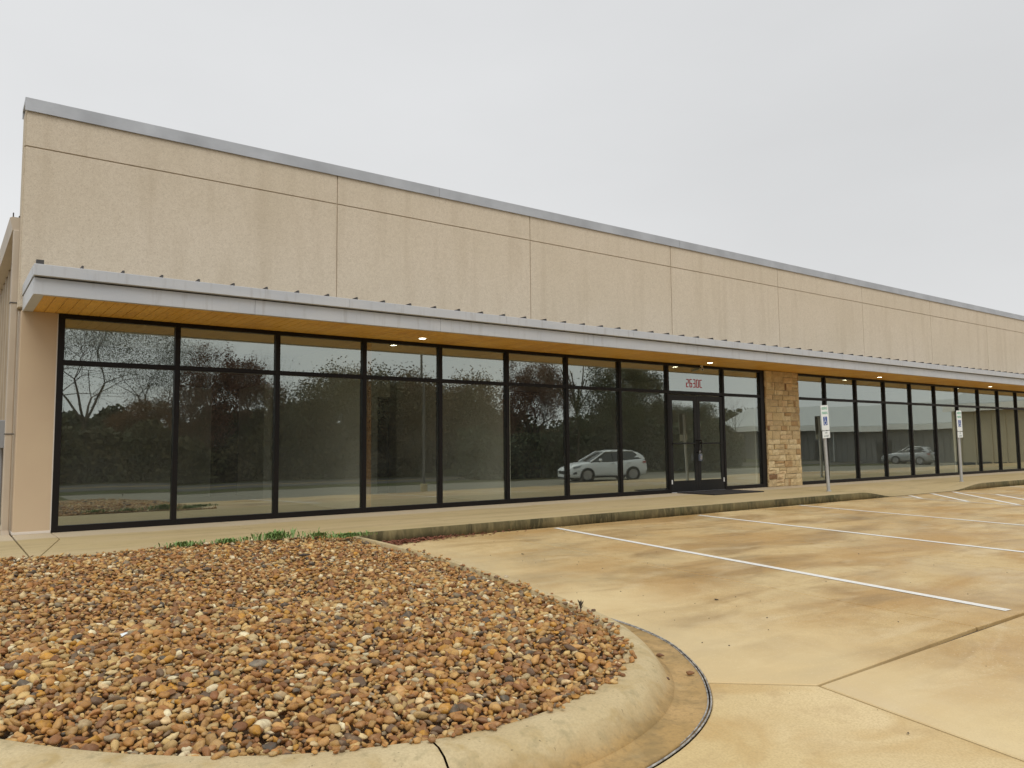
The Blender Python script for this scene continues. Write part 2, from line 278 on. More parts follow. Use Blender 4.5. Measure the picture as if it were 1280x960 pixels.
# reflective tinted storefront glass
def glass(name, tint, base):
    m = bpy.data.materials.new(name); m.use_nodes = True; t = m.node_tree; t.nodes.clear()
    g = N(t, 'ShaderNodeNewGeometry'); fr = N(t, 'ShaderNodeFresnel'); fr.inputs['IOR'].default_value = 1.5
    a = N(t, 'ShaderNodeMath', operation='MULTIPLY_ADD'); a.inputs[1].default_value = 1 - base; a.inputs[2].default_value = base; t.links.new(fr.outputs[0], a.inputs[0])
    inv = N(t, 'ShaderNodeMath', operation='SUBTRACT'); inv.inputs[0].default_value = 1; t.links.new(g.outputs['Backfacing'], inv.inputs[1])
    f = N(t, 'ShaderNodeMath', operation='MULTIPLY'); t.links.new(a.outputs[0], f.inputs[0]); t.links.new(inv.outputs[0], f.inputs[1])
    tr = N(t, 'ShaderNodeBsdfTransparent'); gl = N(t, 'ShaderNodeBsdfGlossy'); gl.inputs['Roughness'].default_value = 0.009
    gl.inputs['Color'].default_value = (0.92, 1.0, 0.93, 1)
    mc = N(t, 'ShaderNodeMix', data_type='RGBA'); t.links.new(g.outputs['Backfacing'], mc.inputs[0]); mc.inputs[6].default_value = tint + (1,); mc.inputs[7].default_value = (1, 1, 1, 1)
    t.links.new(mc.outputs[2], tr.inputs[0])
    nz = N(t, 'ShaderNodeTexNoise'); nz.inputs['Scale'].default_value = 0.8; nz.inputs['Detail'].default_value = 1
    t.links.new(g.outputs['Position'], nz.inputs['Vector']); bp = N(t, 'ShaderNodeBump'); bp.inputs['Strength'].default_value = 0.045; bp.inputs['Distance'].default_value = 0.02
    t.links.new(nz.outputs['Fac'], bp.inputs['Height'])
    oi = N(t, 'ShaderNodeObjectInfo'); wnz = N(t, 'ShaderNodeTexWhiteNoise', noise_dimensions='1D'); t.links.new(oi.outputs['Random'], wnz.inputs['W'])
    sb = N(t, 'ShaderNodeVectorMath', operation='SUBTRACT'); sb.inputs[1].default_value = (.5, .5, .5); t.links.new(wnz.outputs['Color'], sb.inputs[0])
    sc_ = N(t, 'ShaderNodeVectorMath', operation='SCALE'); sc_.inputs['Scale'].default_value = 0.006; t.links.new(sb.outputs[0], sc_.inputs[0])
    ad = N(t, 'ShaderNodeVectorMath', operation='ADD'); t.links.new(bp.outputs[0], ad.inputs[0]); t.links.new(sc_.outputs[0], ad.inputs[1])
    no = N(t, 'ShaderNodeVectorMath', operation='NORMALIZE'); t.links.new(ad.outputs[0], no.inputs[0]); t.links.new(no.outputs[0], gl.inputs['Normal'])
    ms = N(t, 'ShaderNodeMixShader'); t.links.new(f.outputs[0], ms.inputs[0]); t.links.new(tr.outputs[0], ms.inputs[1]); t.links.new(gl.outputs[0], ms.inputs[2])
    dd = N(t, 'ShaderNodeBsdfDiffuse'); dd.inputs[0].default_value = (0.60, 0.62, 0.56, 1)
    dn = N(t, 'ShaderNodeTexNoise'); dn.inputs['Scale'].default_value = 1.4; dn.inputs['Detail'].default_value = 6; t.links.new(g.outputs['Position'], dn.inputs['Vector'])
    dr = N(t, 'ShaderNodeMapRange'); dr.inputs['From Min'].default_value = .3; dr.inputs['From Max'].default_value = .7; dr.inputs['To Min'].default_value = 0.012; dr.inputs['To Max'].default_value = 0.04; t.links.new(dn.outputs['Fac'], dr.inputs['Value'])
    df = N(t, 'ShaderNodeMath', operation='MULTIPLY'); t.links.new(dr.outputs[0], df.inputs[0]); t.links.new(inv.outputs[0], df.inputs[1])
    m2 = N(t, 'ShaderNodeMixShader'); t.links.new(df.outputs[0], m2.inputs[0]); t.links.new(ms.outputs[0], m2.inputs[1]); t.links.new(dd.outputs[0], m2.inputs[2])
    o = N(t, 'ShaderNodeOutputMaterial'); t.links.new(m2.outputs[0], o.inputs[0]); MT[name] = m
glass('storefront_glass', (0.88, 0.91, 0.84), 0.36)

# ------------------------------------------------------------------ ground and lot geometry
SL = 0.018
def lz(y):   # falls gently from the kerb, then more steeply toward the drive
    if y > -9.6: return -0.15 + SL * (y + 2.85)
    if y > -14: return -0.2715 + .08 * (y + 9.6)
    return -0.6235 + .05 * (max(y, -18) + 14)
MB().add([(-900,-900,-0.86),(900,-900,-0.86),(900,900,-0.86),(-900,900,-0.86)], [(0,1,2,3)]).build('ground', MT['grass'])['kind'] = 'structure'
road = MB().add([(-300,-36,-0.845),(300,-36,-0.845),(300,-29,-0.845),(-300,-29,-0.845)], [(0,1,2,3)]).build('road', MT['asphalt']); road['kind'] = 'structure'
yl = MB()
for y in (-32.6, -32.35): yl.box(-200, 200, y, y + .1, -.844, -.840)
mk('yellow_paint', (0.55, 0.38, 0.04), 0.6); yl.build('painted_line', MT['yellow_paint'], road)

def inset(poly, d):
    n = len(poly); out = []
    A = sum(poly[i][0] * poly[(i+1) % n][1] - poly[(i+1) % n][0] * poly[i][1] for i in range(n))
    s = 1 if A > 0 else -1
    for i in range(n):
        p0, p, p1 = [Vector(poly[j % n]) for j in (i - 1, i, i + 1)]
        a = (p - p0).normalized(); b = (p1 - p).normalized(); na = Vector((-a.y, a.x)) * s; nb = Vector((-b.y, b.x)) * s
        m = (na + nb); m = m / max(0.3, m.length_squared) * 2 if m.length > 1e-6 else na
        out.append(tuple(p + m * d * 1.0))
    return out
def slab(poly, m, parent, zf, gap=0.009, th=0.05, name='slab', bev=0.006):
    q = inset(poly, gap); q2 = inset(poly, gap + bev); n = len(q)
    top = [(x, y, zf(y)) for x, y in q2]; mid = [(x, y, zf(y) - bev) for x, y in q]; bot = [(x, y, zf(y) - th) for x, y in q]
    mb = MB().add(top + mid + bot, [tuple(range(n))] + [(k, (k+1) % n, n + (k+1) % n, n + k) for k in range(n)] + [(n + k, n + (k+1) % n, 2*n + (k+1) % n, 2*n + k) for k in range(n)])
    return mb.build(name, m, parent)

# island edge stations: inner kerb edge, kerb foot, gutter seam
ST = [((2.93,-2.87),(3.07,-2.87),(3.09,-2.87)), ((2.96,-4.1),(3.09,-4.1),(3.11,-4.1)), ((2.91,-5.43),(3.05,-5.45),(3.07,-5.45)), ((2.79,-6.5),(2.95,-6.54),(2.98,-6.55)),
      ((2.68,-7.2),(2.84,-7.25),(2.93,-7.28)), ((2.56,-7.8),(2.73,-7.86),(2.93,-7.92)), ((2.41,-8.25),(2.60,-8.35),(2.82,-8.44)), ((2.21,-8.62),(2.41,-8.75),(2.61,-8.85)),
      ((1.95,-8.95),(2.15,-9.11),(2.31,-9.25)), ((1.59,-9.22),(1.76,-9.42),(1.90,-9.60)), ((1.15,-9.36),(1.27,-9.62),(1.37,-9.81)), ((0.70,-9.40),(0.72,-9.68),(0.74,-9.88)),
      ((0.26,-9.32),(0.18,-9.60),(0.12,-9.80)), ((-0.2,-9.12),(-0.34,-9.37),(-0.44,-9.56)), ((-0.68,-8.74),(-0.90,-8.94),(-1.06,-9.10)), ((-1.15,-8.15),(-1.40,-8.31),(-1.58,-8.43)),
      ((-1.9,-7.0),(-2.18,-7.15),(-2.38,-7.25)), ((-3.2,-5.6),(-3.42,-5.82),(-3.55,-5.98)), ((-5.0,-4.6),(-5.1,-4.88),(-5.15,-5.1)), ((-8,-4.0),(-8,-4.3),(-8,-4.5))]
def catmull(P, k):
    out = []
    for i in range(len(P) - 1):
        p0, p1, p2, p3 = P[max(i-1, 0)], P[i], P[i+1], P[min(i+2, len(P)-1)]
        for j in range(k):
            t = j / k; out.append(tuple(0.5 * (2*b + (c-a)*t + (2*a - 5*b + 4*c - d)*t*t + (3*b - a - 3*c + d)*t**3) for a, b, c, d in zip(p0, p1, p2, p3)))
    out.append(tuple(P[-1])); return out
K = 6
flat = catmull([tuple(a) + tuple(b) + tuple(c) for a, b, c in ST], K)
INN = [(p[0], p[1]) for p in flat]; OUT = [(p[2], p[3]) for p in flat]; SEAM = [(p[4], p[5]) for p in flat]

# parking lot: dark sub-base seen in the joints, slabs above it
base = MB().add([(x, y, lz(y) - .03) for y in (-2.86, -9.6, -14, -18, -26) for x in (-12, 75)], [(2*i, 2*i+1, 2*i+3, 2*i+2) for i in range(4)]).build('parking_lot', MT['joint_filler']); base['kind'] = 'structure'
jx = [3.09, 5.12, 8.08, 11.25, 14.35, 17.45] + [20.55 + 3.1 * i for i in range(17)]
YJ = -9.60
def jbot(x): return x - 0.14 if x > 4 else x
iG = 8 * K
seamA = SEAM[:iG + 1]; nose = (2.80, -9.66)
polyA0 = seamA + [nose, (jbot(5.12), YJ), (5.12, -2.87)]
slab(polyA0, MT['lot'], base, lz, gap=.012)
for a, b in zip(jx[1:], jx[2:]): slab([(a, -2.87), (jbot(a), YJ), (jbot(b), YJ), (b, -2.87)], MT['lot'], base, lz)
seamB = SEAM[iG:]
slab([nose] + seamA[::-1][:1] + seamB[1:] + [(-12, -4.5), (-12, -14), (2.68, -14)], MT['apron'], base, lz, gap=.013)
bx = [2.74] + [7.87 + 6.2 * i for i in range(11)]
for i, (a, b) in enumerate(zip(bx, bx[1:])):
    slab([(a + (.06 if i == 0 else -.0), -9.66 if i == 0 else YJ), (a - .06, -14), (b - .06, -14), (b, YJ)], MT['lot'], base, lz)
for i, (a, b) in enumerate(zip([-12, 2.7, 14, 26, 38, 50, 62], [2.7, 14, 26, 38, 50, 62, 75])):
    if a > 0: slab([(a, -14), (a, -18), (b, -18), (b, -14)], MT['drive'], base, lz); slab([(a, -18), (a, -25), (b, -25), (b, -18)], MT['drive'], base, lz)
lawn = MB().add([(x, y, lz(y) + .012) for y in (-14.02, -18, -28.9) for x in (-60, 2.68)], [(2*i, 2*i+1, 2*i+3, 2*i+2) for i in range(2)]).build('lawn', MT['grass']); lawn['kind'] = 'structure'
def stripe(p0, p1, w=0.10, m='paint'):
    p0 = Vector(p0); p1 = Vector(p1); n = int((p1 - p0).length / 0.5) + 1; d = (p1 - p0).normalized(); q = Vector((-d.y, d.x)) * w / 2
    mb = MB()
    v = []
    for i in range(n + 1):
        p = p0 + (p1 - p0) * i / n
        for s in (-1, 1):
            j = q * s * (1 + random.uniform(-.08, .05)); v.append((p.x + j.x, p.y + j.y, lz(p.y) + .004))
    return mb.add(v, [(2*i, 2*i+1, 2*i+3, 2*i+2) for i in range(n)]).build('painted_line', MT[m], base)
stripe((6.37, -2.99), (5.76, -9.50)); stripe((9.65, -3.02), (9.38, -9.50)); stripe((12.86, -2.92), (12.46, -9.5), .09); stripe((16.6, -2.98), (16.15, -9.5), .09, 'worn')
stripe((19.35, -2.95), (19.0, -9.5), .10, 'worn')
for k in range(6):
    y0 = -3.55 - .98 * k; x1 = 19.3; y1 = y0 + (x1 - 16.6) * .92
    if y1 > -2.96: x1 = 16.6 + (-2.96 - y0) / .92; y1 = -2.96
    stripe((16.6, y0), (x1, y1), .10)
for x in (22.8, 26.0, 29.3, 32.5, 35.8): stripe((x, -2.95), (x - .3, -9.5), .10)

# sealed rubbery joint along the gutter seam
jt = MB()
for off, r in ((-.009, .0045), (.008, .005)):
    pts = []
    for i, p in enumerate(SEAM):
        a = Vector(SEAM[max(i-1, 0)]); b = Vector(SEAM[min(i+1, len(SEAM)-1)]); d = (b - a).normalized()
        pts.append(Vector((p[0] - d.y * off, p[1] + d.x * off, lz(p[1]) + .003)))
    rings = []
    for i, p in enumerate(pts):
        d = (pts[min(i+1, len(pts)-1)] - pts[max(i-1, 0)]).normalized(); s = d.cross(Vector((0, 0, 1)))
        rings.append([tuple(p + s * (r * math.cos(t)) + Vector((0, 0, r * math.sin(t)))) for t in [k * math.pi / 3 for k in range(6)]])
    jt.loft(rings[3*K:])
jt.build('joint_sealant', MT['sealant'], base)

# island kerb, split at its joints
isl = MB()
def prof(a, b, c, y, u):
    a, b, c = Vector(a), Vector(b), Vector(c); z = lz(y); h = .15
    P = [(a, h - .10), (a, h - .006), (a.lerp(b, .05), h), (a.lerp(b, .38), h), (a.lerp(b, .60), h - .016), (a.lerp(b, .78), h - .05), (a.lerp(b, .92), h - .098), (b, .026), (b.lerp(c, .14), .012), ]
    return [(p.x, p.y, z + q) for p, q in P]
kerb_parts = [(0, int(3.5*K)), (int(3.5*K), int(6.2*K)), (int(6.2*K), int(11.7*K)), (int(11.7*K), int(15*K)), (int(15*K), len(flat)-1)]
ib = MB()
ib.add([(x, y, lz(y) + .06) for x, y in inset(INN + [(-8, -2.87)], -0.02)], [tuple(range(len(INN) + 1))])
bed = ib.build('gravel_bed', MT['subsoil']); bed['kind'] = 'structure'
kerb = MB().add([(p[0], p[1], lz(p[1]) - .02) for p in INN] + [(p[0], p[1], lz(p[1]) - .02) for p in OUT], [(i, i+1, len(INN)+i+1, len(INN)+i) for i in range(len(INN)-1)]).build('kerb', MT['joint_filler']); kerb['kind'] = 'structure'
for a, b in kerb_parts:
    rings = []
    for i in range(a, b + 1):
        rg = prof(INN[i], OUT[i], SEAM[i], OUT[i][1], 0); rings.append(rg)
    def shift(r0, r1, d):
        return [tuple(Vector(p) + (Vector(q) - Vector(p)).normalized() * d) for p, q in zip(r0, r1)]
    rings[0] = shift(rings[0], rings[1], .005); rings[-1] = shift(rings[-1], rings[-2], .005)
    low = [[(r[-1][0], r[-1][1], r[-1][2] - .05), (r[0][0], r[0][1], r[0][2] - .05)] for r in rings]
    ko = MB().loft([r + l for r, l in zip(rings, low)], caps=False).build('kerb_segment', MT['kerb'], kerb)
    wa = ko.data.attributes.new('wash', 'FLOAT', 'POINT'); nr = 11
    wa.data.foreach_set('value', [(0, 0, 0, 0, .08, .3, .6, .9, 1, 1, 0)[i % nr] for i in range(len(ko.data.vertices))])
gp = MB()
i0 = 3 * K
for a, b in ((i0, int(5.6*K)), (int(5.6*K), int(11.7*K)), (int(11.7*K), len(flat)-1)):
    rings = []
    for i in range(a, b + 1):
        o, s = Vector(OUT[i]), Vector(SEAM[i]); z = lz(o.y); ii = Vector(INN[i]); st = o.lerp(ii, .03)
        rings.append([(st.x, st.y, z + .03), (o.x, o.y, z + .014), (o.lerp(s, .3).x, o.lerp(s, .3).y, z - .002), (o.lerp(s, .95).x, o.lerp(s, .95).y, z + .001), (s.x, s.y, z - .02), (o.x, o.y, z - .04)])
    if a > i0: rings[0] = [tuple(Vector(p).lerp(Vector(q), .12)) for p, q in zip(rings[0], rings[1])]
    go = MB().loft(rings).build('gutter_pan', MT['kerb'], kerb)
    wa = go.data.attributes.new('wash', 'FLOAT', 'POINT'); wa.data.foreach_set('value', [1.0] * len(go.data.vertices))

# sidewalk: slabs, kerb face pieces, ramp
walk = MB().box(-8, 75, -2.83, .2, -.3, -.17).build('sidewalk', MT['joint_filler']); walk['kind'] = 'structure'
z0 = lambda y: 0.0
slab([(-8, -2.86), (-8, 25), (-.47, 25), (-.49, -2.86)], MT['walk'], walk, z0, th=.14)
slab([(-.49, -2.86), (-.48, .04), (-.03, .04), (-.03, -.95), (-.44, -2.86)], MT['walk'], walk, z0, th=.14, gap=.004)
slab([(-.44, -2.86), (-.03, -.95), (-.03, .04), (2.2, .04), (2.2, -2.86)], MT['walk'], walk, z0, th=.14, gap=.004)
wx = [2.2, 4.9, 7.65, 10.4, 13.0, 15.25]
for a, b in zip(wx, wx[1:]): slab([(a, -2.86), (b, -2.86), (b, .04), (a, .04)], MT['walk'], walk, z0, th=.06, gap=.004)
def sm(t): t = min(1, max(0, t)); return t * t * (3 - 2 * t)
def ramp_z(x, y):
    k = sm((x - 15.25) / 1.5) * sm((21.4 - x) / 1.9)
    return -.142 * k * sm((-1.3 - y) / 1.5)
def ramp_slab(x0, x1):
    nx, ny = 12, 16; v = []; f = []
    for j in range(ny + 1):
        for i in range(nx + 1):
            x = x0 + (x1 - x0) * i / nx; y = -2.86 + 2.9 * j / ny; v.append((x, y, ramp_z(x, y)))
    for j in range(ny):
        for i in range(nx): f.append((j*(nx+1)+i, j*(nx+1)+i+1, (j+1)*(nx+1)+i+1, (j+1)*(nx+1)+i))
    return MB().add(v, f, True).build('slab', MT['walk'], walk)
for a, b in ((15.26, 17.0), (17.01, 19.2), (19.21, 21.5)): ramp_slab(a, b)
wx = [21.51 + 2.75 * i for i in range(18)]
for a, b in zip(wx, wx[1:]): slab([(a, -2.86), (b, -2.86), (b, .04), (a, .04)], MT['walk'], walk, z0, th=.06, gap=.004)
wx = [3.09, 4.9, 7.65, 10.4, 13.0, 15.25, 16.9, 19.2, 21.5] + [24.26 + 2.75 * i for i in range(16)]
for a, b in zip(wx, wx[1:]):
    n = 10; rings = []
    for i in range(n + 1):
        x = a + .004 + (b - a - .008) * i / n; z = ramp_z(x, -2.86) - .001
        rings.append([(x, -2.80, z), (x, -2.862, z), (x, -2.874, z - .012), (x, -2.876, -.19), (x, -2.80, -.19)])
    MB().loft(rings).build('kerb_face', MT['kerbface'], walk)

# ------------------------------------------------------------------ the building
XE = 36.4
B = empty('commercial_building', (0, 0, 0)); tag(B, 'long low tan stucco commercial building with dark storefront glass', 'building')
boxo('wall', (-.49, XE, .02, .34, 3.04, 5.79), MT['joint_backing'], B)
jn = [-.5] + [4.066 + 4.196 * i for i in range(8)]
jn = [x for x in jn if x < XE - 1] + [XE]
for a, b in zip(jn, jn[1:]):
    for za, zb in ((3.05, 5.283), (5.298, 5.80)):
        boxo('wall_panel', (a + (.008 if a > 0 else 0), b - .008, -.002, .03, za, zb), MT['stucco'], B, .004)
for za, zb in ((3.05, 5.283), (5.298, 5.80)): boxo('wall_panel', (-.515, -.489, .03, .34, za, zb), MT['stucco'], B, .004)
boxo('roof', (-.43, XE, .34, 24.2, 4.05, 4.14), MT['panel_grey'], B)
boxo('rear_wall', (-.45, XE, 23.8, 24, -.3, 4.05), MT['wing_metal'], B)
boxo('end_wall', (XE - .1, XE, .34, 23.8, -.3, 4.05), MT['wing_metal'], B)
cj = [-.53, 6.09, 12.75, 19.4, 26.0, 32.7, XE + .04]
for a, b in zip(cj, cj[1:]):
    c = MB().prism([(-.035, 5.785), (-.035, 5.965), (.40, 5.945), (.40, 5.80), (.38, 5.80), (.38, 5.90), (-.012, 5.90), (-.012, 5.785)], a + .003, b - .003, 'x')
    c.build('coping', MT['coping_metal'], B)
# corner column and side wing
cc = boxo('corner_column', (-.475, -.045, -.05, .32, .02, 3.0), MT['column_metal'], B, .006)
boxo('base_flashing', (-.485, -.04, -.062, .30, .0, .035), MT['flashing'], cc, .003)
boxo('corner_trim', (-.05, -.037, -.054, -.02, .035, 2.99), MT['flashing'], cc)
wing = MB().box(-.44, -.34, .33, 25, -.2, 4.15)
wo_ = wing.build('side_wall', MT['wing_metal'], B)
for k in range(38):
    y = .5 + k * .64
    MB().prism([(-.468, y), (-.44, y - .03), (-.44, y + .11), (-.468, y + .08)], -.1, 4.13).build('wall_rib', MT['wing_metal'], wo_)
gu = MB().prism([(-.60, 4.14), (-.635, 4.31), (-.605, 4.325), (-.46, 4.325), (-.44, 4.14)], .20, 25, 'y').build('gutter', MT['gutter_metal'], B)
boxo('gutter_bracket', (-.60, -.585, .26, .29, 4.32, 4.40), MT['dark_metal'], gu); boxo('gutter_bracket', (-.53, -.47, .24, .30, 4.32, 4.36), MT['dark_metal'], gu)
ds = boxo('downspout', (-.59, -.505, .16, .25, .03, 4.14), MT['gutter_metal'], B, .012, 2)
for z in (3.12, 1.33): boxo('strap', (-.60, -.485, .15, .26, z, z + .012), MT['dark_metal'], ds)
MB().prism([(.16, .05), (.25, .05), (.12, .0), (.02, .0)], -.59, -.505, 'x').build('outlet', MT['gutter_metal'], ds)

# canopy
can = MB().box(-.43, XE, -1.42, 0.0, 3.06, 3.19).build('canopy', MT['dark_metal'], B)
boxo('roof_sheet', (-.45, XE, -1.50, 0, 3.318, 3.33), MT['silver_metal'], can)
fj = [-.47, 3.6, 6.52, 9.6, 12.7, 15.8, 18.9, 22.0, 25.1, 28.2, 31.3, 34.4, XE]
for a, b in zip(fj, fj[1:]): boxo('upper_fascia', (a + .0015, b - .0015, -1.56, -1.43, 3.205, 3.345), MT['silver_metal'], can, .004)
fj = [-.46, 2.2, 5.23, 8.6, 11.99, 15.3, 18.6, 21.9, 25.2, 28.5, 31.8, XE - .01]
for a, b in zip(fj, fj[1:]): boxo('lower_fascia', (a + .0015, b - .0015, -1.492, -1.43, 2.985, 3.19), MT['silver_metal'], can, .004)
boxo('upper_fascia', (-.471, -.44, -1.43, .02, 3.208, 3.345), MT['silver_metal'], can); boxo('lower_fascia', (-.462, -.44, -1.43, .02, 2.985, 3.185), MT['silver_metal'], can)
boxo('shadow_gap', (-.45, XE, -1.462, -1.42, 3.18, 3.21), MT['dark_metal'], can)
boxo('soffit_trim', (-.44, -.345, -1.43, -.055, 2.99, 3.03), MT['silver_metal'], can)
boxo('soffit_trim', (-.345, XE, -1.43, -1.405, 2.99, 3.03), MT['silver_metal'], can)
boxo('corner_bracket', (-.44, -.36, -1.47, -1.40, 3.33, 3.415), MT['dark_metal'], can)
pw = .135; pm = MB().box(0, pw - .006, -1.405, -.005, 2.998, 3.022).mesh('plank', .003)
pm.materials.append(MT['cedar'])
npk = 0; x = -.343
rest = MB()
while x < XE - .15:
    if npk < 270: link('plank', pm, None, can, (x, 0, 0))
    else: rest.box(x, x + pw - .006, -1.405, -.005, 2.998, 3.022)
    x += pw; npk += 1
if rest.v: rest.build('plank', MT['cedar'], can)['kind'] = 'stuff'
boxo('soffit_backing', (-.36, XE, -1.41, -.002, 3.024, 3.05), MT['dark_metal'], can)
rm = MB().prism([(-1.52, 3.325), (-1.505, 3.392), (-.02, 3.375), (-.02, 3.325)], 0, .022, 'x').mesh('roof_rib'); rm.materials.append(MT['rib_metal'])
for i in range(79): link('roof_rib', rm, None, can, (.04 + .4615 * i, 0, 0))

# storefronts
def storefront(xs, left_jamb, right_jamb, doorbay=None):
    x0, x1 = xs[0], xs[-1]
    fr = MB()
    F0, F1 = -.062, .055
    doorx = doorbay or (1e9, 1e9)
    if doorbay: fr.box(x0, doorx[0], F0, F1, .0, .085).box(doorx[1], x1, F0, F1, .0, .085)
    else: fr.box(x0, x1, F0, F1, .0, .085)
    fr.box(x0, x1, F0, F1, 2.935, 2.996)
    o = fr.build('storefront_frame', MT['frame_bronze'], B, .003)
    for i, x in enumerate(xs):
        w = .036
        a, b = x - w, x + w
        if i == 0: a, b = (x - .035, x + left_jamb)
        if i == len(xs) - 1: a, b = (x - right_jamb, x + .03)
        boxo('mullion', (a, b, F0 - .003, F1 + .003, .002, 2.994), MT['frame_bronze'], o, .003)
    for i, (a, b) in enumerate(zip(xs, xs[1:])):
        la = left_jamb if i == 0 else .036; rb = right_jamb if i == len(xs) - 2 else .036
        isd = doorbay and abs(a - doorbay[0]) < .01
        zb = 2.32
        boxo('transom_bar', (a + la, b - rb, F0 + .002, F1 - .002, zb - .034, zb + .034), MT['frame_bronze'], o)
        boxo('pane', (a + la - .01, b - rb + .01, -.012, .012, zb + .03, 2.94), MT['storefront_glass'], o)
        if not isd: boxo('pane', (a + la - .01, b - rb + .01, -.012, .012, .08, zb - .03), MT['storefront_glass'], o)
    return o
W5 = 1.524
lx = [W5 * i for i in range(9)] + [14.17, 15.79]
DO = (W5 * 8, 14.17)
sf = storefront(lx, .045, .15, DO)
rx = [17.24] + [18.608 + 1.5874 * i for i in range(12)]
sf2 = storefront(rx, .03, .06)
boxo('corner_column', (rx[-1] + .03, XE, -.05, .32, 0, 3.0), MT['column_metal'], B, .006)
# address lettering
def text(name, s, size, m, parent, loc, sx=1, ext=.001, off=0, rz=0):
    c = bpy.data.curves.new(name, 'FONT'); c.body = s; c.size = size; c.extrude = ext; c.offset = off; c.align_x = 'CENTER'; c.align_y = 'CENTER'
    t = bpy.data.objects.new(name, c); COL.objects.link(t); bpy.context.view_layer.update()
    me = bpy.data.meshes.new_from_object(t.evaluated_get(bpy.context.evaluated_depsgraph_get())); bpy.data.objects.remove(t)
    me.transform(Matrix.Rotation(R(90), 4, 'X') @ Matrix.Diagonal((sx, 1, 1, 1))); me.materials.clear()
    return link(name, me, m, parent, loc, rz)
def block_number(word, x0, zc, hgt, w, gap, st, y0, y1):
    G = {'2': 'acfge', '6': 'abefgd' , '3': 'acfdg', '0': 'abcdef', 'C': 'abef'}
    SEGS = {'2': 'TRMLbB', '6': 'TLMlRB', '3': 'TRMrB', '0': 'TLRlrB', 'C': 'TLlB'}
    SEGS['2'] = 'TRMlB'; SEGS['6'] = 'TLlMrB'
    num = None
    for i, ch in enumerate(word):
        a = x0 + i * (w + gap); b = a + w; z0 = zc - hgt / 2; z1 = zc + hgt / 2; zm = zc; h = st * .5; k = st * .35
        R_ = {'T': (a + k, b - k, z1 - st * .8, z1), 'B': (a + k, b - k, z0, z0 + st * .8), 'M': (a + k, b - k, zm - h * .8, zm + h * .8), 'L': (a, a + st, zm, z1 - k), 'R': (b - st, b, zm, z1 - k), 'l': (a, a + st, z0 + k, zm), 'r': (b - st, b, z0 + k, zm)}
        mb = MB()
        for j, q in enumerate(SEGS[ch]): X0, X1, Z0, Z1 = R_[q]; mb.box(X0, X1, y0 - .0002 * j, y1, Z0, Z1)
        if num is None: num = mb.build('address_number', MT['red_vinyl'], sf)
        else: mb.build('digit', MT['red_vinyl'], num)
block_number('2630C', 12.87, 2.555, .20, .094, .026, .027, -.0145, -.0135)

# entrance doors
da, db = DO[0] + .036, DO[1] - .036; dm = (da + db) / 2
for a, b, s in ((da, dm - .003, 1), (dm + .003, db, -1)):
    d = MB(); Y0, Y1 = -.052, -.006
    d.box(a, a + .10, Y0, Y1, .015, 2.26).box(b - .10, b, Y0, Y1, .015, 2.26).box(a + .10, b - .10, Y0 + .001, Y1, .015, .27).box(a + .10, b - .10, Y0 + .001, Y1, 2.13, 2.26)
    do = d.build('entrance_door', MT['door_black'], B, .002)
    boxo('pane', (a + .095, b - .095, -.036, -.020, .26, 2.14), MT['storefront_glass'], do)
    boxo('push_bar', (a + .06, b - .04, -.095, -.07, 1.115, 1.145), MT['door_black'], do)
    hx = b - .05 if s > 0 else a + .05
    ph = MB()
    ph.tube((hx, -.05, .92), (hx + (-.0), -.12, .92), .011).tube((hx, -.12, .92), (hx, -.12, 1.20), .011).tube((hx, -.12, 1.20), (hx, -.05, 1.20), .011)
    ph.build('pull_handle', MT['frame_bronze'], do)
    st = a + .012 if s > 0 else b - .05
    boxo('hinge_cover', (st, st + .035, -.058, -.05, .20, .30), MT['white_plastic'], do)
boxo('threshold', (da, db, -.08, .05, .001, .014), MT['silver_metal'], B)
lb = empty('lockbox', (dm - .03, -.14, .92)); tag(lb, 'small grey-blue key lockbox hanging from the entrance door pulls', 'lockbox')
boxo('box_body', (-.045, .045, -.03, .02, -.20, -.045), MT['lockbox_grey'], lb, .01, 2)
boxo('keypad', (-.03, .03, -.036, -.029, -.17, -.08), MT['chrome'], lb)
MB().tube((-.025, 0, -.05), (-.025, 0, .03), .006).tube((-.025, 0, .03), (.025, 0, .03), .006).tube((.025, 0, .03), (.025, 0, -.05), .006).build('shackle', MT['chrome'], lb)
# security camera
sc = empty('security_camera', (13.36, -.075, 2.99)); tag(sc, 'small white bullet camera under the soffit above the entrance doors', 'camera')
MB().tube((0, 0, 0), (0, 0, -.03), .035, n=12).build('mount', MT['white_plastic'], sc)
MB().tube((0, 0, -.03), (-.01, -.03, -.075), .012).build('arm', MT['white_plastic'], sc)
MB().tube((.04, .02, -.055), (-.08, -.10, -.11), .03, n=12).build('camera_body', MT['white_plastic'], sc)
MB().tube((-.081, -.101, -.1105), (-.086, -.106, -.1125), .022, n=12).build('camera_lens', MT['dark_metal'], sc)
# door mat
mat = boxo('door_mat', (12.3, 14.05, -1.22, -.16, .001, .016), MT['rubber_mat']); tag(mat, 'flat black rubber mat on the sidewalk before the doors', 'mat')
mr = MB()
for a in ((12.3, 14.05, -1.222, -1.18), (12.3, 14.05, -.2, -.158), (12.298, 12.34, -1.18, -.2), (14.01, 14.052, -1.18, -.2)): mr.box(*a, .002, .021)
mr.build('mat_border', MT['rubber_mat'], mat)

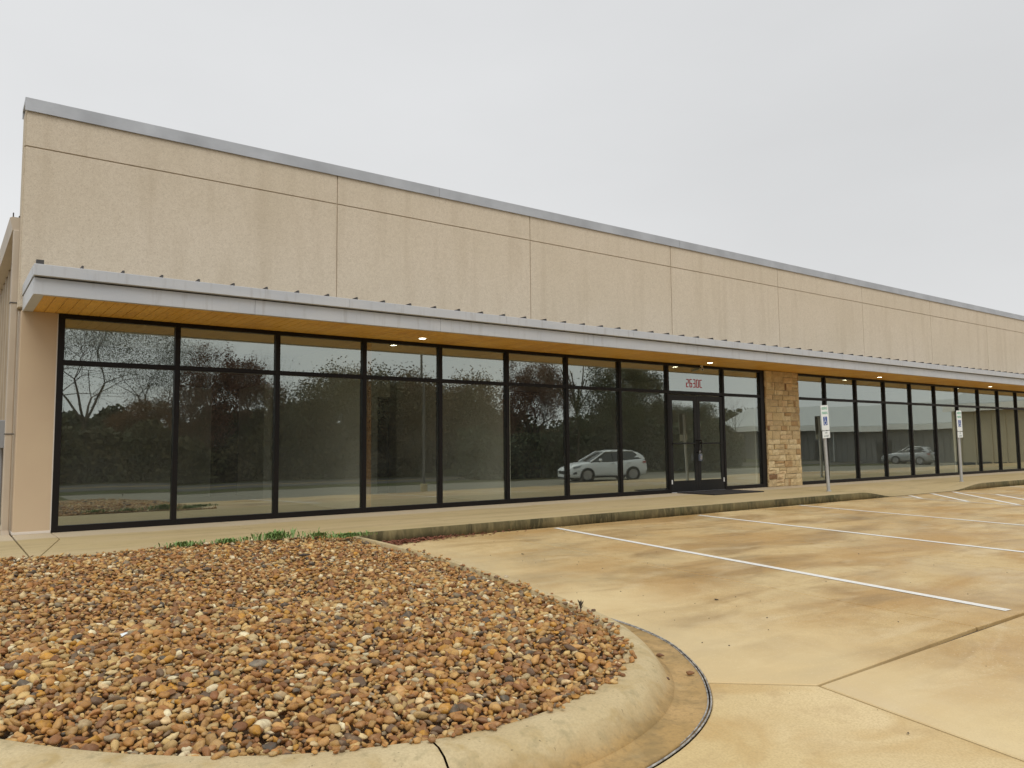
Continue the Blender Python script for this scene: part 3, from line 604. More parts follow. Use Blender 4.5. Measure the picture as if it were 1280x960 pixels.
# stone pier
px0, px1 = 15.83, 17.26
pier = boxo('stone_pier', (px0 + .02, px1 - .02, -.085, .25, .0, 2.995), MT['mortar'], B)
rs = random.Random(11)
def stone(x0, x1, z0, z1, y0, y1, mi):
    w = x1 - x0; h = z1 - z0; g = .006
    mb = MB(); j = lambda s: rs.uniform(-s, s)
    yf = y0 + j(.012)
    # front face as a 3x3 uneven grid, sides back to the mortar
    nx, nz = (3 if w > .16 else 2), 2
    v = []; f = []
    for b_ in range(nz + 1):
        for a_ in range(nx + 1):
            ed = a_ in (0, nx) or b_ in (0, nz)
            v.append((x0 + g + (w - 2*g) * a_ / nx + (j(.006) if True else 0), yf + (.014 if ed else j(.010)), z0 + g + (h - 2*g) * b_ / nz + j(.005)))
    for b_ in range(nz):
        for a_ in range(nx): f.append((b_*(nx+1)+a_, b_*(nx+1)+a_+1, (b_+1)*(nx+1)+a_+1, (b_+1)*(nx+1)+a_))
    mb.add(v, f, False)
    loop = [a_ for a_ in range(nx+1)] + [(b_)*(nx+1)+nx for b_ in range(1, nz+1)] + [nz*(nx+1)+a_ for a_ in range(nx-1, -1, -1)] + [b_*(nx+1) for b_ in range(nz-1, 0, -1)]
    L = [v[i] for i in loop]; n = len(L)
    mb.add(L + [(p[0], y1, p[2]) for p in L], [(k, (k+1) % n, n + (k+1) % n, n + k) for k in range(n)])
    return mb.build('stone', MT['ashlar%d' % mi], pier)
z = .0; row = 0
while z < 2.97:
    h = rs.choice((.13, .15, .17, .19, .22)); h = min(h, 2.99 - z)
    if 2.99 - z - h < .09: h = 2.99 - z
    x = px0 + (rs.uniform(-.012, .012)); xe = px1 + rs.uniform(-.03, .015)
    if row % 2: x += .0
    while x < xe - .05:
        w = rs.choice((.10, .16, .26, .34, .42, .5, .3)); w = min(w, xe - x)
        if xe - x - w < .08: w = xe - x
        mi = rs.choices(range(6), (5, 4, 4, 1.0, 0.25, 4))[0]
        if w < .14: mi = rs.choice((3, 4, 2, 0))
        if h > .16 and w > .2 and rs.random() < .28:
            k = rs.uniform(.4, .6); stone(x, x + w, z, z + h * k, -.12, -.04, mi); stone(x, x + w, z + h * k, z + h, -.12, -.04, rs.choice((0, 1, 2, 5, 3)))
        else: stone(x, x + w, z, z + h, -.12, -.04, mi)
        x += w
    z += h; row += 1
z = 0.0
while z < 2.97:   # stones on the two returns
    h = min(rs.choice((.15, .19, .22, .27)), 2.99 - z)
    if 2.99 - z - h < .09: h = 2.99 - z
    for xa, xb in ((px0 - .018, px0 + .03), (px1 - .03, px1 + .012)):
        MB().box(xa + rs.uniform(-.01, .006), xb, -.10, .2, z + .006, z + h - .006).build('stone', MT['ashlar%d' % rs.choice((0, 1, 3, 5))], pier, .006)
    z += h

# recessed lights
def reclight(x, i, lab):
    e = empty('recessed_light', (x, -.55, 2.998)); tag(e, lab, 'light', 'recessed lights in the cedar soffit')
    n = 20; v = []
    for r, z in ((.062, -.001), (.062, -.006), (.085, -.006), (.085, .0)): v.append([(r * math.cos(2*math.pi*k/n), r * math.sin(2*math.pi*k/n), z) for k in range(n)])
    MB().loft(v, caps=False).build('trim_ring', MT['white_plastic'], e)
    MB().tube((0, 0, -.003), (0, 0, .0), .061, n=20).build('lens', MT['lamp_lens'], e)
for i, (x, lab) in enumerate([(5.43, 'lit recessed soffit light nearest the left end of the canopy'), (13.1, 'lit recessed soffit light above the entrance doors'),
                              (20.62, 'lit recessed soffit light just past the stone pier'), (27.9, 'lit recessed soffit light nearest the right edge of the photo'), (35.2, 'lit recessed soffit light at the far right end of the canopy')]): reclight(x, i, lab)

# interior seen through the glass
boxo('interior_floor', (-.3, XE - .1, .06, 12, -.06, -.004), MT['interior_floor'], B)
boxo('interior_ceiling', (-.3, XE - .1, .06, 12, 2.98, 3.02), MT['interior_ceiling'], B)
def iw(b, m='interior_wall'): return boxo('interior_wall', b, MT[m], B)
iw((-.34, -.2, .06, 12, 0, 3.0)); 
bw = iw((-.2, 3.9, 6.8, 6.9, 0, 3.0)); iw((4.55, 4.72, 5.0, 6.9, 0, 3.0)); 
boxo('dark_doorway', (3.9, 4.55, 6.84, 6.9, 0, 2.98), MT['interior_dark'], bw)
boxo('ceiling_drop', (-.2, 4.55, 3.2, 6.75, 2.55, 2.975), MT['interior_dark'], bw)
p1 = iw((4.60, 4.74, .12, 4.4, 0, 3.0)); boxo('end_trim', (4.58, 4.76, .07, .12, 0, 3.0), MT['wood_trim'], p1)
p2 = iw((7.66, 7.80, .12, 4.6, 0, 3.0), 'interior_white')
bw2 = iw((4.74, 7.14, 5.0, 5.1, 0, 3.0)); iw((8.3, 9.4, 4.6, 4.7, 0, 3.0))
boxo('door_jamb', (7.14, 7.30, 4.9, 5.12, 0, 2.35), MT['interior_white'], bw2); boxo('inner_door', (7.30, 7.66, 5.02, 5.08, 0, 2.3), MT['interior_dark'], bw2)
boxo('door_header', (7.14, 7.66, 4.95, 5.1, 2.35, 3.0), MT['interior_wall'], bw2)
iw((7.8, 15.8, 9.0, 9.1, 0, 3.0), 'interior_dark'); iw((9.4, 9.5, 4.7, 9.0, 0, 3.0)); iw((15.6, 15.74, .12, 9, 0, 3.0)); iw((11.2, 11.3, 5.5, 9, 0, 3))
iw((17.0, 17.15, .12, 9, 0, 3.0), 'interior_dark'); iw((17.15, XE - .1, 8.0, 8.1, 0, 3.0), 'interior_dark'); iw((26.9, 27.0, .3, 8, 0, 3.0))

# meter box by the side wall
mb_ = empty('meter_box', (-.52, 1.75, 1.15)); tag(mb_, 'grey electrical meter box on the side wall behind the downspout', 'meter box')
boxo('cabinet', (-.10, .055, -.18, .18, 0, .42), MT['meter_grey'], mb_, .01); MB().tube((-.02, 0, 0), (-.02, 0, -1.16), .03).build('conduit', MT['meter_grey'], mb_)
MB().tube((-.10, 0, .25), (-.15, 0, .25), .08, n=14).build('meter', MT['lamp_glass'], mb_)

# ------------------------------------------------------------------ accessible parking signs
def acc_sign(x, y, lean, label):
    s = empty('parking_sign', (x, y, 0)); tag(s, label, 'sign', 'accessible parking signs on the sidewalk')
    s.rotation_euler = (0, R(lean), 0)
    MB().tube((0, 0, -.1), (0, 0, 1.93), .038, n=12).build('post', MT['galvanised'], s)
    MB().tube((0, 0, .0), (0, 0, .02), .06, n=12).build('post_collar', MT['galvanised'], s)
    p = MB().prism([(-.15, 1.42), (-.135, 1.405), (.135, 1.405), (.15, 1.42), (.15, 1.965), (.135, 1.98), (-.135, 1.98), (-.15, 1.965)], -.048, -.044, 'y').build('upper_plate', MT['sign_white'], s)
    boxo('plate_back', (-.148, .148, -.0438, -.041, 1.41, 1.975), MT['meter_dark'], p); text('lettering', 'RESERVED', .085, MT['sign_green'], p, (0, -.0495, 1.905), .62, .0006, 0); text('lettering', 'PARKING', .085, MT['sign_green'], p, (0, -.0495, 1.80), .66, .0006, 0)
    boxo('blue_square', (-.078, .078, -.0495, -.0485, 1.52, 1.715), MT['sign_blue'], p)
    w = MB(); Y = (-.0515, -.0500)
    def disc(cx, cz, r, n=14): w.prism([(cx + r * math.cos(2*math.pi*k/n), cz + r * math.sin(2*math.pi*k/n)) for k in range(n)], *Y, 'y')
    disc(-.012, 1.692, .014)
    w.prism([(-.020, 1.672), (-.004, 1.672), (-.002, 1.622), (.030, 1.622), (.034, 1.610), (.052, 1.568), (.060, 1.572), (.062, 1.562), (.048, 1.553), (.026, 1.606), (-.014, 1.606)], *Y, 'y')
    n = 18
    for k in range(3, 17):
        t0 = 2*math.pi*k/n + 1.1; t1 = 2*math.pi*(k+1)/n + 1.1; c = (-.006, 1.580)
        w.prism([(c[0] + r * math.cos(t), c[1] + r * math.sin(t)) for r, t in ((.040, t0), (.052, t0), (.052, t1), (.040, t1))], *Y, 'y')
    w.build('wheelchair_symbol', MT['sign_white'], p)
    q = MB().prism([(-.15, 1.225), (.15, 1.225), (.15, 1.385), (-.15, 1.385)], -.048, -.044, 'y').build('lower_plate', MT['sign_white'], s)
    text('lettering', 'VAN', .06, MT['sign_grey'], q, (0, -.0495, 1.345), .8, .0006, 0); text('lettering', 'ACCESSIBLE', .055, MT['sign_grey'], q, (0, -.0495, 1.27), .68, .0006, 0)
    for z in (1.95, 1.43, 1.365): MB().tube((0, -.053, z), (0, -.045, z), .007, n=6).build('bolt', MT['galvanised'], s)
    return s
acc_sign(15.22, -2.12, -3.4, 'leaning accessible parking sign on the sidewalk beside the stone pier')
acc_sign(21.75, -2.15, -1.3, 'accessible parking sign farther right, past the dropped kerb ramp')

# ------------------------------------------------------------------ gravel
TONES = [((0.46, 0.235, 0.075), 26), ((0.37, 0.175, 0.06), 18), ((0.55, 0.33, 0.12), 22), ((0.27, 0.125, 0.05), 13), ((0.62, 0.44, 0.20), 14), ((0.68, 0.54, 0.32), 9), ((0.80, 0.72, 0.54), 3.5), ((0.19, 0.13, 0.085), 8), ((0.11, 0.095, 0.08), 3), ((0.34, 0.28, 0.20), 4), ((0.56, 0.29, 0.05), 6)]
tw = np.array([t[1] for t in TONES], float); tw /= tw.sum(); tcol = np.array([t[0] for t in TONES])
def ico(sub):
    bm = bmesh.new(); bmesh.ops.create_icosphere(bm, subdivisions=sub, radius=1); v = np.array([p.co[:] for p in bm.verts]); f = np.array([[q.index for q in fc.verts] for fc in bm.faces]); bm.free(); return v, f
def rocks_shapes(sub, n):
    v, f = ico(sub); out = []
    for i in range(n):
        o = RNG.uniform(-50, 50, 3); s = np.array([1, RNG.uniform(.5, .9), RNG.uniform(.36, .66)])
        d = np.array([1 + .42 * mnoise.noise(Vector(p * 1.1 + o)) + .16 * mnoise.noise(Vector(p * 2.6 + o)) for p in v]); q = v * d[:, None]
        for _ in range(7):   # broken, flat facets
            nn = RNG.normal(size=3); nn /= np.linalg.norm(nn); h = RNG.uniform(.5, .82); t = q @ nn; q -= np.outer(np.maximum(t - h, 0) * .97, nn)
        out.append(q * s)
    return np.array(out), f
poly = np.array(inset(INN + [(-8, -2.87)], -0.035))
def inside(x, y, P=poly):
    c = np.zeros(len(x), bool); n = len(P)
    for i in range(n):
        x0, y0 = P[i]; x1, y1 = P[(i+1) % n]
        m = ((y0 > y) != (y1 > y)) & (x < (x1 - x0) * (y - y0) / (y1 - y0 + 1e-12) + x0); c ^= m
    return c
ex = np.array(INN[:len(INN)])
def edged(x, y):
    d = np.full(len(x), 9.0)
    for i in range(0, len(ex) - 1, 2):
        j = min(i + 2, len(ex) - 1); a = ex[i]; b = ex[j]; ab = b - a; t = np.clip(((x - a[0]) * ab[0] + (y - a[1]) * ab[1]) / (ab @ ab), 0, 1)
        d = np.minimum(d, np.hypot(x - a[0] - ab[0] * t, y - a[1] - ab[1] * t))
    return d
def scatter(step, x0, x1, y0, y1, keep=1.0):
    gx, gy = np.meshgrid(np.arange(x0, x1, step), np.arange(y0, y1, step)); x = gx.ravel() + RNG.uniform(-.5, .5, gx.size) * step; y = gy.ravel() + RNG.uniform(-.5, .5, gx.size) * step
    k = RNG.random(len(x)) < keep; return x[k], y[k]
cx, cy = -1.3168, -12.31
def view(x, y): # the wedge of ground the photograph shows, with a margin
    a = np.arctan2(x - cx, y - cy); return (a > R(-1.5)) & (a < R(75))
def surf(x, y, d): return lz_np(y) + .102 + .055 * (1 - np.exp(-d / .8)) * np.clip((-2.87 - y) / .7, 0.35, 1) + .055 * np.exp(-np.maximum(-2.87 - y, 0) / .35) + .012 * np.sin(x * 3.1 + 1) * np.sin(y * 2.7)
def lz_np(y): return np.where(y > -9.6, -.15 + SL * (y + 2.85), -.2715 + .08 * (y + 9.6))
def stones(x, y, r, lift, sub, shapes, faces):
    n = len(x); idx = RNG.integers(0, len(shapes), n); V = shapes[idx] * r[:, None, None]
    az = RNG.uniform(0, 2*np.pi, n); tx = RNG.normal(0, .32, n); ty = RNG.normal(0, .32, n)
    c, s = np.cos(tx), np.sin(tx); Y_ = V[:, :, 1] * c[:, None] - V[:, :, 2] * s[:, None]; Z_ = V[:, :, 1] * s[:, None] + V[:, :, 2] * c[:, None]; X_ = V[:, :, 0]
    c, s = np.cos(ty), np.sin(ty); X2 = X_ * c[:, None] + Z_ * s[:, None]; Z_ = -X_ * s[:, None] + Z_ * c[:, None]
    c, s = np.cos(az), np.sin(az); X3 = X2 * c[:, None] - Y_ * s[:, None]; Y3 = X2 * s[:, None] + Y_ * c[:, None]
    z = surf(x, y, edged(x, y)) + lift
    return np.stack([X3 + x[:, None], Y3 + y[:, None], Z_ + z[:, None]], -1)
def tones(n, bright=1.0):
    t = tcol[RNG.choice(len(TONES), n, p=tw)] * np.array([1.06, 1.0, .86]) * RNG.uniform(.6, 1.08, (n, 1)) * np.array([1, RNG.uniform(.97, 1.03), 1]); return np.clip(t, 0, .9)
def bulk(V, F, tone):
    n, nv = V.shape[:2]; me = bpy.data.meshes.new('gravel'); fa = (F[None] + (np.arange(n) * nv)[:, None, None]).reshape(-1, 3)
    me.vertices.add(n * nv); me.vertices.foreach_set('co', V.reshape(-1).astype(np.float32))
    me.loops.add(fa.size); me.loops.foreach_set('vertex_index', fa.reshape(-1).astype(np.int32)); me.polygons.add(len(fa))
    me.polygons.foreach_set('loop_start', np.arange(0, fa.size, 3, dtype=np.int32)); me.polygons.foreach_set('use_smooth', np.ones(len(fa), bool))
    me.update(calc_edges=True); a = me.color_attributes.new('tone', 'FLOAT_COLOR', 'POINT')
    a.data.foreach_set('color', np.repeat(np.concatenate([tone, np.ones((n, 1))], 1), nv, 0).reshape(-1).astype(np.float32)); me.materials.append(MT['gravel']); return me
sh2, f2 = rocks_shapes(2, 36); sh1, f1 = rocks_shapes(1, 24)
sets = []
for (step, y0, y1, shp, ff, rlo, rhi, lift, keep) in [(.034, -9.6, -6.4, sh2, f2, .013, .030, -.012, 1), (.046, -9.6, -6.4, sh2, f2, .015, .043, .004, .72),
                                                      (.036, -6.4, -2.88, sh1, f1, .017, .030, -.012, 1), (.052, -6.4, -2.88, sh1, f1, .017, .043, .004, .7)]:
    x, y = scatter(step, -2.2, 3.1, y0, y1, keep); ok = inside(x, y) & view(x, y); x, y = x[ok], y[ok]; n = len(x)
    r = RNG.uniform(rlo, rhi, n) * np.where(RNG.random(n) < .06, 1.45, 1); lf = lift + RNG.uniform(-.006, .008, n)
    sets.append((x, y, r, lf, shp, ff))
# spill over the kerb edge
a = RNG.integers(8, int(13.5*K), 260); px_ = ex[a] + RNG.normal(0, .028, (260, 2)); sets.append((px_[:, 0], px_[:, 1], RNG.uniform(.014, .028, 260), np.full(260, .050), sh2, f2))
# the 300 largest-showing stones become single parts
x, y, r, lf, shp, ff = sets[1]; V = stones(x, y, r, lf, 2, shp, ff); tn = tones(len(x)); size = r / np.hypot(x - cx, y - cy)
vis = view(x, y) & (np.arctan2(x - cx, y - cy) > R(2)); big = np.argsort(-size * vis)[:299]; mask = np.ones(len(x), bool); mask[big] = False
protos = []
for i in range(40):
    q = sh2[i % len(sh2)]; me = bulk(q[None] , f2, tones(1)); me.name = 'river_stone'; protos.append(me)
for i in big:
    o = bpy.data.objects.new('river_stone', random.choice(protos)); COL.objects.link(o); o.parent = bed; rr = float(r[i]); o.scale = (rr, rr * random.uniform(.85, 1.1), rr * random.uniform(.8, 1.1))
    z = float(surf(x[i:i+1], y[i:i+1], edged(x[i:i+1], y[i:i+1]))[0] + lf[i]); o.location = (float(x[i]), float(y[i]), z); o.rotation_euler = (random.gauss(0, .3), random.gauss(0, .3), random.uniform(0, 6.28))
VV = [V[mask]]; TT = [tn[mask]]
for k in (0, 4): s_ = sets[k]; VV.append(stones(*s_[:4], 2, s_[4], s_[5])); TT.append(tones(len(s_[0])))
o = link('river_stone', bulk(np.concatenate(VV), f2, np.concatenate(TT)), None, bed); o['kind'] = 'stuff'
VV = []; TT = []
for k in (2, 3): s_ = sets[k]; VV.append(stones(*s_[:4], 1, s_[4], s_[5])); TT.append(tones(len(s_[0])))
o = link('river_stone', bulk(np.concatenate(VV), f1, np.concatenate(TT)), None, bed); o['kind'] = 'stuff'
def single_rock(name, x, y, z, r, col, label, cat='stone', flat=1.0, group=None):
    q = sh2[random.randrange(len(sh2))] * r; q = q * np.array([1, 1, flat]); me = bulk(q[None], f2, np.array([col])); me.name = name
    return tag(link(name, me, None, None, (x, y, z), random.uniform(0, 6)), label, cat, group)
single_rock('dark_rock', 1.72, -4.62, .03, .075, (0.035, 0.03, 0.028), 'black rock lying on the gravel near the green weeds', flat=.6)
single_rock('flat_rock', .06, -8.20, .0, .058, (0.22, 0.19, 0.14), 'flat grey stone, largest in the gravel near the front kerb', flat=.7)
single_rock('loose_pebble', 2.46, -8.76, -.235, .033, (0.20, 0.10, 0.05), 'brown pebble in the gutter farthest from the kerb joint', 'pebble', group='pebbles fallen into the gutter')
single_rock('loose_pebble', 2.09, -9.14, -.235, .036, (0.13, 0.07, 0.04), 'dark pebble in the gutter nearest the rounded kerb foot', 'pebble', group='pebbles fallen into the gutter')
single_rock('loose_pebble', 2.33, -9.12, -.245, .030, (0.25, 0.12, 0.05), 'small tan pebble beside the black gutter seam', 'pebble', group='pebbles fallen into the gutter')
lit = MB().prism([(0, 0), (.045, .01), (.04, .022), (.01, .03)], 0, .004).build('litter_scrap', MT['sign_white'], None, loc=(-.42, -7.3, .035)); tag(lit, 'small white scrap of litter lying on the gravel', 'litter'); lit.rotation_euler = (.25, -.2, .4)

# weeds, leaf litter, dried stalk
def weed(x, y, n, w, h, label, sd):
    r = random.Random(sd); mb = MB()
    for i in range(n):
        a = r.uniform(0, 6.28); d = abs(r.gauss(0, w)); bx_, by_ = x + math.cos(a) * d * 1.6, y + math.sin(a) * d * .5; b2 = r.uniform(0, 6.28); L = h * .62 * r.uniform(.4, 1.2); ln = L * r.uniform(.3, .9)
        p = Vector((bx_, by_, .02)); q = p + Vector((math.cos(b2) * ln * .5, math.sin(b2) * ln * .5, L * .65)); t = p + Vector((math.cos(b2) * ln, math.sin(b2) * ln, L * r.uniform(.6, 1)))
        s = Vector((-math.sin(b2), math.cos(b2), 0)) * r.uniform(.006, .013)
        mb.add([p - s * .3, p + s * .3, q + s, q - s, t], [(0, 1, 2, 3), (3, 2, 4)])
    for v in range(len(mb.v)): mb.v[v] = (mb.v[v][0] - x, mb.v[v][1] - y, mb.v[v][2])
    tag(mb.build('weed_clump', MT['weed_green'], None, loc=(x, y, 0)), label, 'weed', 'weeds along the sidewalk edge', 'stuff')
weed(.95, -2.98, 130, .09, .10, 'leftmost low green weed clump between gravel and sidewalk', 1)
weed(1.42, -2.98, 120, .09, .10, 'small green weed clump second from the left in the gravel', 2)
weed(2.02, -2.96, 240, .12, .17, 'tallest leafy green weed clump against the sidewalk joint', 3)
weed(2.5, -3.05, 130, .08, .09, 'low sparse weeds between the tallest clump and the kerb', 4)
weed(2.78, -3.35, 320, .10, .09, 'rightmost grassy weed patch in the corner of the kerb', 5)
rl = random.Random(5); mb = MB()
for i in range(1100):
    x = 3.12 + abs(rl.gauss(0, .7)) * (1 if rl.random() < .8 else 1.6); y = -2.89 - abs(rl.gauss(0, .11)) - (.16 if x < 3.9 else 0) * rl.random(); z = lz(y) + rl.uniform(.004, .03)
    a = rl.uniform(0, 6.28); s = rl.uniform(.014, .034); tlt = rl.uniform(-.5, .5)
    c, sn = math.cos(a) * s, math.sin(a) * s
    mb.add([(x + c, y + sn, z), (x - sn * .5, y + c * .5, z + s * tlt), (x - c, y - sn, z), (x + sn * .5, y - c * .5, z + .006)], [(0, 1, 2, 3)])
lf_ = mb.build('leaf_litter', MT['litter_red']); tag(lf_, 'reddish brown dead leaves gathered along the kerb foot', 'leaf litter', kind='stuff')
mb = MB(); r_ = random.Random(3)
for i in range(22):
    z = r_.uniform(.0, .035); a = r_.uniform(0, 6.28); mb.tube((0, 0, z), (math.cos(a) * .02, math.sin(a) * .02, z + .03), .004, .001, 4)
mb.tube((0, 0, -.02), (.005, 0, .05), .004, .002, 5)
tag(mb.build('dried_stalk', MT['bark'], None, loc=(2.24, -8.25, .0)), 'dried brown seed stalk poking up from gravel near the kerb curve', 'plant')
mb = MB(); rd = random.Random(9)
for i in range(420):
    x = rd.uniform(2.2, 14); y = rd.choice((rd.uniform(-10.5, -3), -2.9 - abs(rd.gauss(0, .12)))); z = lz(y)
    if inside(np.array([x]), np.array([y]), np.array(inset(INN + [(-8, -2.87)], -.5)))[0]: continue
    s = rd.uniform(.003, .009); a = rd.uniform(0, 6.28); c, sn = math.cos(a) * s, math.sin(a) * s; k = rd.uniform(.4, 1)
    mb.add([(x + c, y + sn, z), (x - sn * k, y + c * k, z), (x - c, y - sn, z), (x + sn * k, y - c * k, z), (x, y, z + s * .8)], [(0, 1, 4), (1, 2, 4), (2, 3, 4), (3, 0, 4)])
tag(mb.build('grit', MT['bark']), 'scattered brown grit and leaf crumbs on the lot concrete', 'grit', kind='stuff')
for x, y in ((4.17, -7.83), (4.37, -4.79)):
    mb = MB()
    for i in range(5): a = random.uniform(0, 6.28); mb.add([(math.cos(a) * .02, math.sin(a) * .02, .004), (-.01, .012, .012), (-math.cos(a) * .02, -math.sin(a) * .02, .004), (.01, -.012, .006)], [(0, 1, 2, 3)])
    tag(mb.build('dead_leaf', MT['bark'], None, loc=(x, y, lz(y))), 'small dead leaf on the lot concrete %s' % ('in the open middle of the first stall' if y < -6 else 'just below the sidewalk kerb'), 'leaf')

# ------------------------------------------------------------------ vehicles (seen mirrored in the glass)
def lathe_y(mb, prof, n=24, cx=0, cz=0):
    rings = [[(cx + r * math.cos(2*math.pi*k/n), y, cz + r * math.sin(2*math.pi*k/n)) for k in range(n)] for y, r in prof]; mb.loft(rings); return mb
def suv(loc, rz, paint, label, name='parked_car'):
    c = empty(name, loc, rz); tag(c, label, 'car')
    S = [(0.0, .38, .66, .60, .70), (.05, .26, .76, .76, .80), (.25, .22, .86, .88, .92), (.6, .21, .94, .92, .99), (.95, .21, .98, .935, 1.03), (1.25, .21, 1.01, .935, 1.06), (2.2, .21, 1.03, .935, 1.06),
         (3.2, .21, 1.08, .935, 1.10), (3.9, .22, 1.12, .93, 1.14), (4.25, .27, 1.13, .89, 1.16), (4.45, .33, 1.08, .82, 1.10), (4.54, .42, .92, .74, .94)]
    rings = []
    for x, zb, zs, w, zt in S:
        h = [(0, zb), (w * .86, zb), (w * .97, zb + .10), (w, zb + .3 * (zs - zb)), (w * .985, zb + .6 * (zs - zb)), (w * .97, zs - .06), (w * .91, zs), (w * .6, zt - .01), (0, zt)]
        rings.append([(x, a, b) for a, b in h] + [(x, -a, b) for a, b in h[::-1][1:-1]])
    MB().loft(rings).build('body', MT[paint], c)
    G = [(1.12, 1.04, 1.05, .84, .80), (1.55, 1.05, 1.33, .85, .70), (1.98, 1.05, 1.56, .86, .64), (2.5, 1.06, 1.63, .86, .63), (3.2, 1.09, 1.62, .86, .62), (3.75, 1.12, 1.56, .85, .60), (4.1, 1.13, 1.46, .83, .58), (4.42, 1.12, 1.16, .78, .66)]
    rings = []
    for x, zb, zt, wb, wt in G: rings.append([(x, -wb, zb - .06), (x, -wb, zb), (x, -wt, zt - .02), (x, -wt + .08, zt), (x, wt - .08, zt), (x, wt, zt - .02), (x, wb, zb), (x, wb, zb - .06)])
    MB().loft(rings).build('windows', MT['car_glass'], c)
    rings = []
    for x, zb, zt, wb, wt in G[2:7]:
        d = .02; rings.append([(x, -wt - .015, zt - .06), (x, -wt + .06, zt + d), (x, 0, zt + d + .015), (x, wt - .06, zt + d), (x, wt + .015, zt - .06), (x, 0, zt - .02)])
    MB().loft(rings).build('roof', MT[paint], c)
    for s in (-1, 1):
        pl = MB(); pl.tube((1.10, s * .85, 1.04), (1.99, s * .655, 1.56), .045, .035, 6); pl.tube((1.99, s * .655, 1.565), (3.75, s * .61, 1.57), .03, .035, 6)
        pl.add([(3.55, s*.85, 1.10), (4.43, s*.80, 1.12), (4.30, s*.71, 1.34), (4.05, s*.62, 1.50), (3.74, s*.62, 1.56), (3.98, s*.72, 1.36)], [(0, 1, 2, 3, 4, 5)])
        pl.build('pillar', MT[paint], c)
        MB().tube((2.45, s * .875, 1.06), (2.40, s * .66, 1.58), .028, .028, 6).build('door_pillar', MT['car_trim'], c)
        m_ = MB(); m_.loft([[(1.55 + a * k, s * y, 1.13 + b * k) for a, b in ((0, -.07), (.11, -.07), (.14, 0), (.11, .07), (0, .07), (-.02, 0))] for y, k in ((.90, .5), (.96, 1), (1.06, 1), (1.10, .6))]).build('wing_mirror', MT[paint], c)
        MB().add([(.10, s*.74, .74), (.16, s*.83, .80), (.62, s*.925, .89), (.50, s*.925, .80), (.20, s*.86, .70)], [(0, 1, 2, 3, 4)]).box(.1, .12, s*.55 - .12, s*.55 + .12, .70, .76).build('headlight', MT['lamp_glass'], c)
        MB().add([(.14, s*.83, .50), (.32, s*.915, .54), (.30, s*.915, .42), (.12, s*.80, .40)], [(0, 1, 2, 3)]).build('fog_light', MT['car_trim'], c)
        MB().add([(4.20, s*.905, 1.02), (4.46, s*.83, 1.02), (4.44, s*.83, .90), (4.25, s*.90, .93)], [(0, 1, 2, 3)]).build('tail_light', MT['tail_red'], c)
        for x0 in (2.25, 3.3): MB().tube((x0, s * .945, .93), (x0 + .2, s * .945, .94), .014, n=6).build('door_handle', MT['chrome'], c)
        dl = MB()
        for x0, z1 in ((1.42, 1.0), (2.47, 1.03), (3.42, 1.05)): dl.box(x0, x0 + .008, s * .9 - .04, s * .938 + (.0 if s < 0 else .0), .30, z1)
        MB().box(1.3, 3.25, min(s*.86, s*.945), max(s*.86, s*.945), .20, .30).build('sill_trim', MT['car_trim'], c)
        for wx_ in (.92, 3.64):
            a_ = MB(); lathe_y(a_, [(s * .80, .40), (s * .941, .40), (s * .943, .36), (s*.8, .36)], 28, wx_, .34).build('wheel_arch', MT['car_trim'], c)
            w_ = lathe_y(MB(), [(s * .72, .30), (s * .72, .345), (s * .93, .352), (s * .952, .33), (s * .952, .245), (s * .90, .24)], 28, wx_, .352).build('wheel', MT['tyre'], c)
            rm_ = MB(); lathe_y(rm_, [(s * .945, .045), (s * .955, .05), (s * .935, .07)], 12, wx_, .352); lathe_y(rm_, [(s * .90, .235), (s * .956, .245), (s*.945, .225)], 28, wx_, .352)
            for k in range(10):
                t = 2*math.pi*k/10; rm_.tube((wx_ + .05*math.cos(t), s*.94, .352 + .05*math.sin(t)), (wx_ + .235*math.cos(t + .12), s*.945, .352 + .235*math.sin(t + .12)), .016, .012, 5)
            rm_.build('rim', MT['rim'], w_)
    MB().box(-.012, .05, -.44, .44, .54, .70).build('grille', MT['car_trim'], c); MB().box(-.01, .1, -.62, .62, .28, .38).build('bumper_intake', MT['car_trim'], c)
    MB().box(4.53, 4.56, -.25, .25, .62, .74).build('number_plate', MT['sign_white'], c)
    return c
suv((25.75, -19.75, lz(-19) + .002), R(20), 'car_white', 'white compact SUV mirrored in the storefront glass left of the doors')

# light pole mirrored in the fourth bay
lp = empty('light_pole', (16.5, -18.9, lz(-18.9))); tag(lp, 'tall dark parking lot light pole mirrored in the glass', 'light pole')
MB().tube((0, 0, 0), (0, 0, .35), .16, .16, 16).build('concrete_base', MT['kerb'], lp); MB().tube((0, 0, .35), (0, 0, 7.2), .07, .05, 12).build('pole', MT['pole_steel'], lp)
boxo('lamp_head', (-.5, .1, -.14, .14, 7.15, 7.28), MT['pole_steel'], lp, .02)

